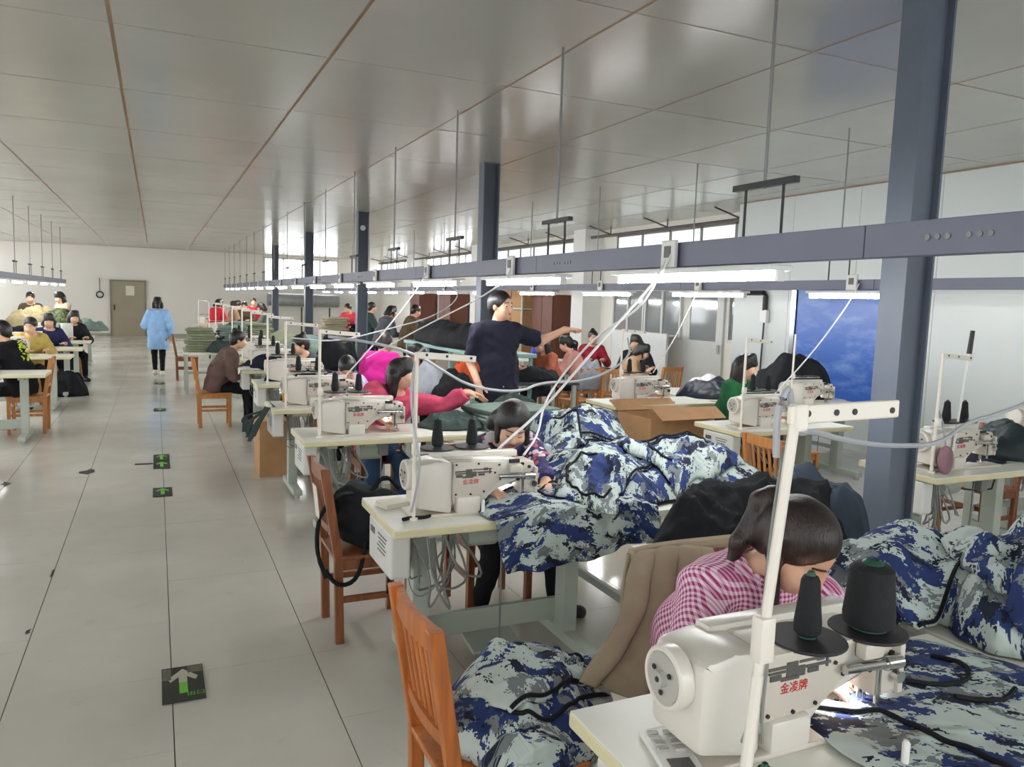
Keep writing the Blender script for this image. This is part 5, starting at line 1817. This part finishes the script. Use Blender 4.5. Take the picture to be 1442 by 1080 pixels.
def floor_sign(label, x, y, w, d, worn=False, text=False, bar=False):
    t = thing('floor_sign', label, 'floor sign', (x, y, .0035))
    obj('sign_plate', lambda bm: bm_box(bm, (0, 0, .001), (w, d, .002)), SIGN, t)
    a = w * .34

    def head(bm):
        v = [bm.verts.new((px * w, py * d, .0026)) for px, py in ((0, .42), (.36, .16), (.30, .06), (.10, .18), (.10, .02), (-.10, .02), (-.10, .18), (-.30, .06), (-.36, .16))]
        bm.faces.new(v)
    obj('arrow_head', head, WORN if worn else GREEN, t)
    obj('arrow_stem', lambda bm: bm_box(bm, (0, -.13 * d, .0026), (.2 * w, .3 * d, .0008)), GREEN, t)
    if worn:
        obj('worn_corner', lambda bm: (bm_box(bm, (-.38 * w, .30 * d, .0022), (.2 * w, .34 * d, .001)), bm_box(bm, (.30 * w, .38 * d, .0022), (.36 * w, .2 * d, .001))), mat('worn_grey', (.40, .39, .33), .7, var=.3, scale=60), t, kind='stuff')
    if text:
        put('lettering', text_mesh('出口', w * .22, GREEN), t, (.06 * w, -.36 * d, .0022))


floor_sign('worn black floor sign with a green arrow nearest the camera', .085, 3.50, .17, .33, True, True)
floor_sign('black floor sign with a green arrow, second along the aisle', .03, 7.07, .15, .32)
floor_sign('front half of the paired green arrow floor signs', .03, 8.2, .15, .34)
floor_sign('rear half of the paired green arrow floor signs', .03, 8.57, .15, .34)
floor_sign('far dark floor sign before the walking woman', .03, 12.1, .16, .3)
floor_sign('farthest dark floor sign at the walking woman', .04, 15.6, .16, .3)
tag(obj('floor_tape', lambda bm: bm_box(bm, (0, 0, .001), (.16, .05, .002)), SIGN, None, (-.13, 8.3, .0035)), 'short black tape strip left of the paired floor signs', 'tape')
rr = random.Random(5)
for x, y, a, b, lab in ((-.60, 8.05, .16, .30, 'torn black patch on the left tile joint by the paired signs'), (-.585, 5.22, .022, .22, 'narrow black chip on the left tile joint'), (-.6, 4.32, .04, .10, 'small dark chip low on the left tile joint'), (-1.2, 7.75, .14, .26, 'torn black patch at the left frame edge'), (-1.0, 5.9, .05, .04, 'tiny dark speck left of the aisle joint')):
    def scrap(bm):
        k = 9
        vs = [bm.verts.new((a * .5 * rr.uniform(.25, 1) * math.cos(2 * PI * i / k), b * .5 * rr.uniform(.25, 1) * math.sin(2 * PI * i / k), .001)) for i in range(k)]
        f = bm.faces.new(vs)
        bmesh.ops.extrude_face_region(bm, geom=[f])
        for v in bm.verts:
            if v not in vs:
                v.co.z += .0015
    tag(obj('floor_scrap', scrap, JOINT, None, (x, y, .003)), lab, 'scrap')


# cords and hoses
def cord(name, label, pts, r, m, smooth=2):
    c = np.mean(np.array(pts), 0)
    o = obj(name, lambda bm: bm_tube(bm, [tuple(np.array(p) - c) for p in pts], r, 7, smooth), m, None, tuple(c), smooth=True)
    tag(o, label, 'cord')


cord('power_cord', 'white power cord from the aisle trunking to the floral woman machine', [(2.24, 3.08, 1.96), (2.2, 3.1, 1.86), (1.95, 3.25, 1.50), (1.73, 3.4, 1.16), (1.45, 3.33, .99), (1.40, 3.30, .90)], .007, CORD)
cord('power_cord', 'second white cord hanging from the aisle trunking toward the pile', [(2.24, 3.12, 1.95), (2.18, 3.2, 1.7), (2.1, 3.5, 1.55), (2.05, 3.75, 1.33), (1.95, 3.8, 1.15), (1.8, 3.55, 1.02), (1.62, 3.35, .96)], .006, CORD)
cord('power_cord', 'long white cord from the trunking down to the lavender worker machine', [(2.24, 6.75, 1.96), (2.15, 6.8, 1.78), (1.9, 6.8, 1.45), (1.62, 6.8, 1.12), (1.5, 6.78, 1.0)], .007, CORD)
cord('power_cord', 'white cord from the trunking to the dark grey jacket worker', [(2.24, 4.9, 1.96), (2.2, 5.0, 1.8), (2.1, 6.5, 1.45), (1.9, 7.6, 1.1)], .006, CORD)
cord('power_cord', 'white cord from the right trunking to the masked woman machine', [(5.34, 4.72, 1.95), (5.3, 4.8, 1.75), (5.0, 4.85, 1.35), (4.6, 4.85, 1.0)], .006, CORD)
cord('power_cord', 'white cord hanging from the right trunking in front of the poster', [(5.34, 4.4, 1.9), (5.3, 4.42, 1.7), (5.33, 4.45, 1.5), (5.3, 4.45, 1.3), (5.4, 4.5, 1.15)], .007, CORD)
cord('power_cord', 'white cord from the right trunking to the third right-row machine', [(5.34, 6.8, 1.95), (5.2, 6.8, 1.7), (4.9, 6.6, 1.4), (4.5, 6.4, 1.05)], .006, CORD)
cord('air_hose', 'grey air hose from the foreground thread stand toward the right', [(1.005, 1.04, 1.44), (1.0, 1.04, 1.53), (1.03, 1.045, 1.575), (1.045, 1.05, 1.50), (1.08, 1.06, 1.475), (1.16, 1.12, 1.47), (1.38, 1.22, 1.42), (1.68, 1.35, 1.37), (2.0, 1.45, 1.34), (2.25, 1.55, 1.38), (2.55, 1.65, 1.38), (3.1, 1.85, 1.40)], .0065, HOSE)
cord('air_hose', 'grey cable running down the foreground thread stand pole', [(1.018, 1.035, 1.46), (1.0, 1.035, 1.3), (.995, 1.035, 1.13), (1.0, 1.035, 1.0), (.98, 1.05, .9)], .004, CABLE)
cord('air_hose', 'grey air hose sagging in front of the standing man', [(1.02, 5.10, 1.44), (1.35, 5.0, 1.40), (1.62, 5.0, 1.32), (1.78, 5.0, 1.22), (2.0, 5.0, 1.10), (2.36, 5.0, 1.055), (2.6, 5.1, 1.12), (3.0, 5.3, 1.09), (3.44, 5.6, 1.12), (3.9, 5.9, 1.25), (4.05, 6.2, 1.4)], .010, HOSE)
cord('air_hose', 'grey hose rising from the thread stand of the floral woman', [(.975, 3.09, .80), (1.0, 3.05, 1.0), (.985, 3.08, 1.12), (.96, 3.1, 1.3), (.985, 3.1, 1.47), (1.02, 3.1, 1.50)], .0055, HOSE)
cord('air_hose', 'white cord sagging behind the teal table to the trunking', [(1.3, 8.45, 1.25), (1.8, 8.6, 1.20), (2.4, 8.8, 1.33), (3.1, 9.0, 1.50), (3.5, 9.2, 1.75), (3.2, 8.8, 1.9), (2.3, 8.6, 1.95)], .008, HOSE)
# ---------------------------------------------------------------- people
NAVY_T = fabric('navy_trousers', (.13, .14, .19), .06)
BLACK_T = fabric('black_trousers', (.10, .10, .115), .06)
JEANS = fabric('blue_jeans', (.20, .30, .42), .12)
SHOE_B = mat('black_shoe', (.10, .10, .11), .5)
SHOE_W = mat('white_shoe', (.82, .81, .78), .5)
GING = gingham('pink_gingham', (.95, .84, .91), (.66, .20, .44), .0068)
FLOR = floral('floral_jacket', (.16, .15, .30), [(.90, .88, .90), (.70, .36, .45), (.20, .20, .46), (.88, .80, .84), (.30, .28, .5)], 26)
PINK = fabric('raspberry_fleece', (.80, .32, .44), .10, .95, 40, .35)
PINKT = fabric('pink_vest', (.78, .50, .56))


def p1x(d):
    # open collar strip
    pass


person('woman in pink and white gingham shirt bending over the foreground sewing machine', (1.52, 1.87, 0), 0, H=1.68, lean=29, side=0, head=(42, 14, 0),
       hands=((-.10, -.50, .825), (.06, -.47, .825)), hdir=((.6, -.78, -.12), (-.5, -.85, -.1)), curl=(22, 30), elbow=((-.8, .15, -.5), (1, .1, -.3)),
       feet=((-.12, -.35, 0), (.14, -.4, 0)), top=GING, top_name='shirt', legs=NAVY_T, shoe=SHOE_B, hair=('pony_plain', HAIR_BR), sway=(-.045, .02), res=.0065, loose=.024, collar=True, fold=.004)


def p2x(d):
    # white hood collar behind the neck and a grey cuff
    s = Sdf()
    N, r, fr, d2 = d['N'], d['r'], d['fr'], d['d2']
    s.rc(N + r * .09 - fr * .01, N - fr * .06 + d2 * .01, .035, .04, .03).rc(N - fr * .06 + d2 * .01, N - r * .09 - fr * .01, .04, .035, .03)
    V, F = s.mesh(.01, .004, 1)
    put('collar', mesh_np('collar', V, F, F_WHITE), d['t'])


person('woman in dark floral jacket with white collar bending over the second machine', (1.70, 3.92, 0), 0, H=1.60, lean=26, side=-3, head=(38, -14, 8),
       hands=((-.34, -.74, .83), (-.02, -.72, .84)), hdir=((.4, -.9, -.15), (-.4, -.9, -.15)), curl=(30, 30), elbow=((-.6, .2, -.5), (.8, .1, -.5)),
       feet=((-.13, -.20, .0), (.27, -.32, 0)), fdir=((0, -1, 0), (.85, -.5, 0)), knee=((-.1, -1, .6), (.1, -1, .6)), top=FLOR, legs=BLACK_T, shoe=SHOE_B, hair=('bob_plain', HAIR), res=.008, loose=.026, extra=p2x, fold=.006)
tag(obj('blue_cuff', lambda bm: bm_lathe(bm, [(.030, 0), (.040, 0), (.044, .05), (.034, .05)], axis=(-.25, .8, .25), n=16), fabric('blue_ribbing', (.20, .20, .50)), None, (1.375, 3.225, .845), smooth=True), 'blue ribbed wrist band on the floral woman arm', 'cuff')


def p3x(d):
    s = Sdf()
    N, fr, r, Ch = d['N'], d['fr'], d['r'], d['Ch']
    s.rc(N + r * .05 + fr * .04, N + fr * .12 - np.array([0, 0, .16]), .03, .05, .03)
    V, F = s.mesh(.01, .004, 3)
    put('scarf', mesh_np('scarf', V, F, fabric('brown_scarf', (.35, .29, .24))), d['t'])


person('long-haired woman in raspberry pink jacket reaching out to her left', (1.58, 5.98, 0), 0, H=1.60, lean=20, side=12, twist=-8, head=(4, 58, 0),
       hands=((-.14, -.72, .82), (.58, -.46, 1.0)), hdir=((.3, -.9, -.2), (.95, -.1, -.1)), curl=(35, 25), elbow=((-.6, .1, -.6), (.1, .2, -1)),
       feet=((-.15, -.35, 0), (.1, -.38, 0)), top=PINK, legs=JEANS, shoe=SHOE_B, hair=('long', HAIR), res=.009, loose=.036, extra=p3x, fold=.008)
person('worker in lavender shirt bending under the bright lamp of the fourth machine', (1.62, 7.52, 0), 0, H=1.56, lean=30, head=(42, -8, 0),
       hands=((-.2, -.62, .83), (.05, -.65, .83)), curl=(30, 30), top=fabric('lavender', (.80, .75, .90)), legs=BLACK_T, shoe=SHOE_B, hair=('short', HAIR), res=.011, loose=.025, fold=.005)
person('worker in dark grey jacket seen in profile facing the aisle', (1.80, 9.42, 0), -PI * .42, H=1.60, lean=22, head=(14, 0, 0),
       hands=((-.15, -.45, .82), (.15, -.45, .82)), top=fabric('charcoal', (.28, .29, .32)), legs=BLACK_T, shoe=SHOE_B, hair=('bun', HAIR_BR), res=.012, loose=.025, fold=.005)
person('woman in brown jacket sitting sideways on the light wooden chair facing the tables', (.68, 10.53, 0), PI * .5, H=1.58, lean=24, head=(12, 0, 0),
       hands=((-.12, -.42, .70), (.12, -.44, .78)), elbow=((-.3, .5, -.8), (.3, .5, -.8)), top=fabric('brown_jacket', (.40, .32, .30)), legs=BLACK_T, shoe=SHOE_B, hair=('bun', HAIR), res=.011, loose=.03, hem=.2, fold=.006)
LBLUE = fabric('light_blue_coat', (.58, .73, .90), .08)
person('woman in light blue coat walking away down the aisle', (.03, 17.2, 0), PI, H=1.56, seat=None, lean=2, head=(5, 0, 0),
       hands=((-.24, .0, .80), (.15, -.20, 1.04)), elbow=((-.35, 1, -.2), (.55, .5, -1)), feet=((-.07, .10, 0), (.06, -.14, 0)), knee=((0, -1, .1), (0, -1, .1)),
       top=LBLUE, top_name='coat', legs=BLACK_T, shoe=SHOE_W, hair=('bob', HAIR), res=.012, loose=.035, hem=.32, fold=.006)


def manx(d):
    c = d['P'] + d['fr'] * .150 + np.array([0, 0, .005])
    obj('shorts_emblem', lambda bm: bm_tube(bm, [tuple(c + d['r'] * a + np.array([0, 0, b])) for a, b in ((-.035, -.004), (0, .012), (.035, 0))], .007, 6, 1), WPLAST, d['t'], smooth=True)


person('standing man in dark navy polo shirt pointing to the right', (2.78, 6.35, 0), R(10), H=1.79, seat=None, lean=-1, head=(2, 18, 0), man=True,
       hands=((-.24, -.06, .99), (.72, -.04, 1.46)), hdir=((.08, -.25, -1), (1, -.02, -.03)), palm=((1, 0, 0), (0, -.4, -1)), curl=(28, 10), elbow=((.15, 1, 0), (.1, .3, -.8)),
       feet=((-.13, .02, 0), (.13, -.05, 0)), knee=((0, -1, .1), (0, -1, .1)), top=fabric('navy_polo', (.135, .14, .20), .05), top_name='polo_shirt', sleeve=.5, hem=.15, collar=True,
       legs=NAVY_T, shoe=SHOE_B, hair=('short', HAIR), res=.0085, loose=.026, fold=.006, extra=manx)
MAG = fabric('magenta_sweater', (.80, .16, .56), .08)
person('worker in bright magenta sweater leaning over with face hidden', (2.22, 8.42, 0), PI * .8, H=1.62, seat=.50, lean=18, head=(24, 0, 0),
       hands=((-.15, -.45, .78), (.15, -.45, .78)), top=MAG, top_name='sweater', legs=BLACK_T, shoe=SHOE_B, hair=('short', HAIR_BR), res=.012, loose=.03, fold=.006)
person('dark-haired worker bending beside the magenta sweater', (2.86, 8.64, 0), -PI * .18, H=1.58, lean=26, head=(28, -25, 0),
       hands=((-.15, -.45, .78), (.15, -.45, .78)), top=fabric('tan_jacket', (.52, .42, .34)), legs=BLACK_T, shoe=SHOE_B, hair=('bob', HAIR), skin=SKIN_TAN, res=.012, loose=.02)
person('woman with long brown hair in rust orange sweater beside the dark table', (5.05, 9.6, 0), -PI * .45, H=1.60, lean=15, head=(20, 0, 0),
       hands=((-.15, -.45, .8), (.15, -.45, .8)), top=fabric('rust_sweater', (.64, .36, .28)), top_name='sweater', legs=NAVY_T, shoe=SHOE_B, hair=('long', HAIR_BR), res=.013, loose=.022)
person('woman in pale pink sweater with low black ponytail seen from behind', (5.72, 9.95, 0), -PI * .72, H=1.58, lean=20, head=(20, 0, 0),
       hands=((-.15, -.45, .8), (.15, -.45, .8)), top=fabric('pale_pink_sweater', (.80, .58, .54)), top_name='sweater', legs=BLACK_T, shoe=SHOE_B, hair=('pony_low', HAIR), res=.013, loose=.028)
person('woman in dark red jacket and bun facing the camera by the white pillar', (6.72, 11.4, 0), -.35, H=1.60, lean=10, head=(10, 0, 0),
       hands=((-.15, -.40, .8), (.15, -.40, .8)), top=fabric('dark_red', (.60, .16, .22)), legs=BLACK_T, shoe=SHOE_B, hair=('bun', HAIR), res=.014, loose=.025)
person('woman in black jacket with glossy hair turned to her neighbour', (6.72, 10.05, 0), -.5, H=1.60, lean=14, head=(10, -25, 0),
       hands=((-.15, -.40, .8), (.15, -.40, .8)), top=fabric('black_jacket', (.14, .15, .18)), legs=BLACK_T, shoe=SHOE_B, hair=('bob', HAIR), res=.014, loose=.028)
person('dark-haired woman bending in front of the black-jacketed woman', (6.02, 9.38, 0), .9, H=1.54, lean=26, head=(28, 0, 0),
       hands=((-.15, -.40, .8), (.15, -.40, .8)), top=fabric('beige_blouse', (.70, .58, .46)), legs=BLACK_T, shoe=SHOE_B, hair=('bob', HAIR), res=.014, loose=.02)


def maskx(d):
    hp, s = d['hp'], d['s']
    q = Sdf().el(hp(0, .07, -.052), np.array([.05, .042, .042]) * s, d['HR'], .01)
    q.cut(hp(0, .035, -.05), -d['hf'], .12)
    V, F = q.mesh(.008)
    put('face_mask', mesh_np('face_mask', V, F, F_WHITE), d['t'])


person('woman with white face mask in green top behind the second right-row machine', (5.05, 5.92, 0), .35, H=1.62, lean=12, head=(14, 20, 0),
       hands=((-.2, -.45, .8), (.15, -.5, .82)), top=fabric('green_top', (.12, .36, .22)), legs=NAVY_T, shoe=SHOE_B, hair=('long', HAIR), res=.010, loose=.02, extra=maskx)
far = [
    # label, x, y, rz, seat, H, lean, head, top colour, hair
    ('standing worker in olive brown sweater leaning over the navy heap', 4.42, 14.6, PI * .5, None, 1.62, 14, (22, 0, 0), (.36, .29, .22), 'short'),
    ('seated worker in pale grey with flushed face behind the navy heap', 5.16, 15.6, -PI * .4, .44, 1.6, 10, (15, 0, 0), (.74, .72, .74), 'bob'),
    ('worker in black and white stripes leaning beside the third column', 4.02, 15.0, PI * .6, None, 1.6, 20, (20, 0, 0), (.34, .35, .38), 'bob'),
    ('standing worker in coral red apron left of the third column', 4.45, 19.6, -.4, None, 1.55, 8, (25, -20, 0), (.82, .27, .34), 'short'),
    ('worker in dark green standing behind the third column edge', 4.42, 17.6, PI * .5, None, 1.6, 6, (10, 0, 0), (.22, .27, .27), 'short'),
    ('worker in bright red seen from behind in the far group', 1.36, 21.4, PI * .75, None, 1.56, 14, (15, 0, 0), (.82, .20, .26), 'bob'),
    ('worker in tan jacket with ponytail in the far group', 1.655, 20.4, PI * .55, None, 1.54, 14, (15, 0, 0), (.60, .48, .38), 'ponytail'),
    ('worker in dark brown in the middle of the far group', 2.26, 22.6, -.3, None, 1.50, 14, (18, 0, 0), (.34, .28, .22), 'short'),
    ('worker in red jacket facing the camera in the far group', 2.58, 23.8, 0.1, None, 1.58, 4, (5, -15, 0), (.72, .18, .25), 'short'),
    ('worker in grey green coat at the right of the far group', 2.55, 20.2, -PI * .6, None, 1.5, 14, (12, 0, 0), (.36, .38, .35), 'bob'),
    ('worker in yellow ochre jacket in the left row', -1.68, 13.08, .35, .46, 1.6, 18, (20, -30, 0), (.76, .67, .38), 'short'),
    ('worker in navy jacket with dark bob in the left row', -1.64, 14.72, .4, .46, 1.6, 16, (16, -20, 0), (.16, .18, .32), 'bob'),
    ('woman in black jacket facing the aisle in the left row', -1.44, 16.55, .35, .46, 1.6, 14, (14, 0, 0), (.13, .14, .16), 'long'),
    ('worker behind the khaki heap with only dark hair showing', -2.40, 19.24, 0, None, 1.60, 8, (20, 0, 0), (.30, .27, .22), 'short'),
    ('standing woman in cream patterned jacket with long dark hair at far left', -1.88, 20.5, -.9, None, 1.62, 8, (25, 0, 0), (.72, .66, .58), 'long'),
]
for k, (lab, x, y, rz, seat, H, lean, hd, col, hs) in enumerate(far):
    if seat:
        hands = ((-.15, -.42, .8), (.15, -.42, .8))
    else:
        hands = ((-.14, -.36, .98), (.14, -.38, .98))
    person(lab, (x, y, 0), rz, H=H, seat=seat, lean=lean, head=hd, hands=hands, top=fabric(f'top_{k}', col), legs=BLACK_T, shoe=SHOE_B,
           hair=(hs, HAIR if k % 3 else HAIR_BR), res=.015, loose=.025, knee=((0, -1, .2), (0, -1, .2)) if not seat else ((0, -1, .6), (0, -1, .6)))


def printx(d):
    # yellow-green printed figure on the back of the sweatshirt
    rr = random.Random(8)
    m = mat('print_yellow', (.78, .85, .22), .6, var=0)
    c = d['Ch'] - d['fr'] * .158; up, r = d['d2'], d['r']

    def fn(bm):
        for k in range(26):
            a = (rr.random() - .5) * .16; b = (rr.random() - .5) * .26
            p = c + r * a * (1 - abs(b) * 1.5) + up * b - d['fr'] * (-.06 * (a / .1) ** 2 - .10 * abs(b) ** 1.5)
            bm_box(bm, tuple(p), (.022, .012, .022 + .02 * rr.random()), Matrix.Rotation(rr.random() * 3, 3, 'X'))
    obj('back_print', fn, m, d['t'], kind='stuff')


person('man in black sweatshirt with yellow-green print on the back in the left row', (-1.42, 10.5, 0), -PI * .6, H=1.70, man=True, lean=16, head=(18, 15, 0),
       hands=((-.18, -.48, .80), (.15, -.5, .80)), top=fabric('black_sweatshirt', (.10, .10, .12), .05), top_name='sweatshirt', legs=BLACK_T, shoe=SHOE_B, hair=('short', HAIR), res=.012, loose=.03, extra=printx, hem=.16)

# stools under the seated people that have no chair of their own yet
seats = [(1.62, 7.56, 'lavender worker'), (1.86, 9.45, 'dark grey jacket worker'), (2.22, 8.42, 'magenta sweater worker'), (2.88, 8.68, 'dark-haired worker by the magenta sweater'),
         (5.08, 9.62, 'woman with long brown hair'), (5.74, 9.98, 'pale pink sweater woman'), (6.72, 11.44, 'woman in dark red'), (6.75, 10.1, 'black-jacketed woman'), (6.0, 9.41, 'bending woman beside her'),
         (5.07, 5.97, 'masked woman'), (5.18, 15.62, 'worker in pale grey'), (-1.68, 13.12, 'ochre jacket worker'), (-1.64, 14.78, 'navy jacket worker'), (-1.44, 16.6, 'black-jacketed woman in the left row')]
for x, y, w in seats:
    t = thing('wooden_stool', 'square wooden stool under the ' + w, 'stool', (x, y, 0))
    k = WOOD_L.name
    put('seat', cached('stool_seat', lambda bm: bm_box(bm, (0, 0, .425), (.34, .30, .03), bev=.005), WOOD_L), t)
    for a in (-1, 1):
        for b in (-1, 1):
            put('leg', cached(f'stool_leg{a}{b}', lambda bm: bm_box(bm, (a * .14, b * .12, .205), (.035, .035, .41)), WOOD_L), t)
        put('stretcher', cached(f'stool_str{a}', lambda bm: bm_box(bm, (a * .14, 0, .15), (.02, .22, .025)), WOOD_L), t)

# small lamps of the two nearest machines
for k, (x, y) in enumerate(((1.52, 1.285), (1.545, 3.245))):
    l = bpy.data.lights.new('needle_lamp', 'SPOT')
    l.energy = 9.0; l.spot_size = R(120); l.spot_blend = .6; l.shadow_soft_size = .012
    o = bpy.data.objects.new('needle_lamp', l); COL.objects.link(o)
    o.location = (x - .075, y - .0, .858); o.rotation_euler = (0, R(-14), 0)
bpy.context.view_layer.update()
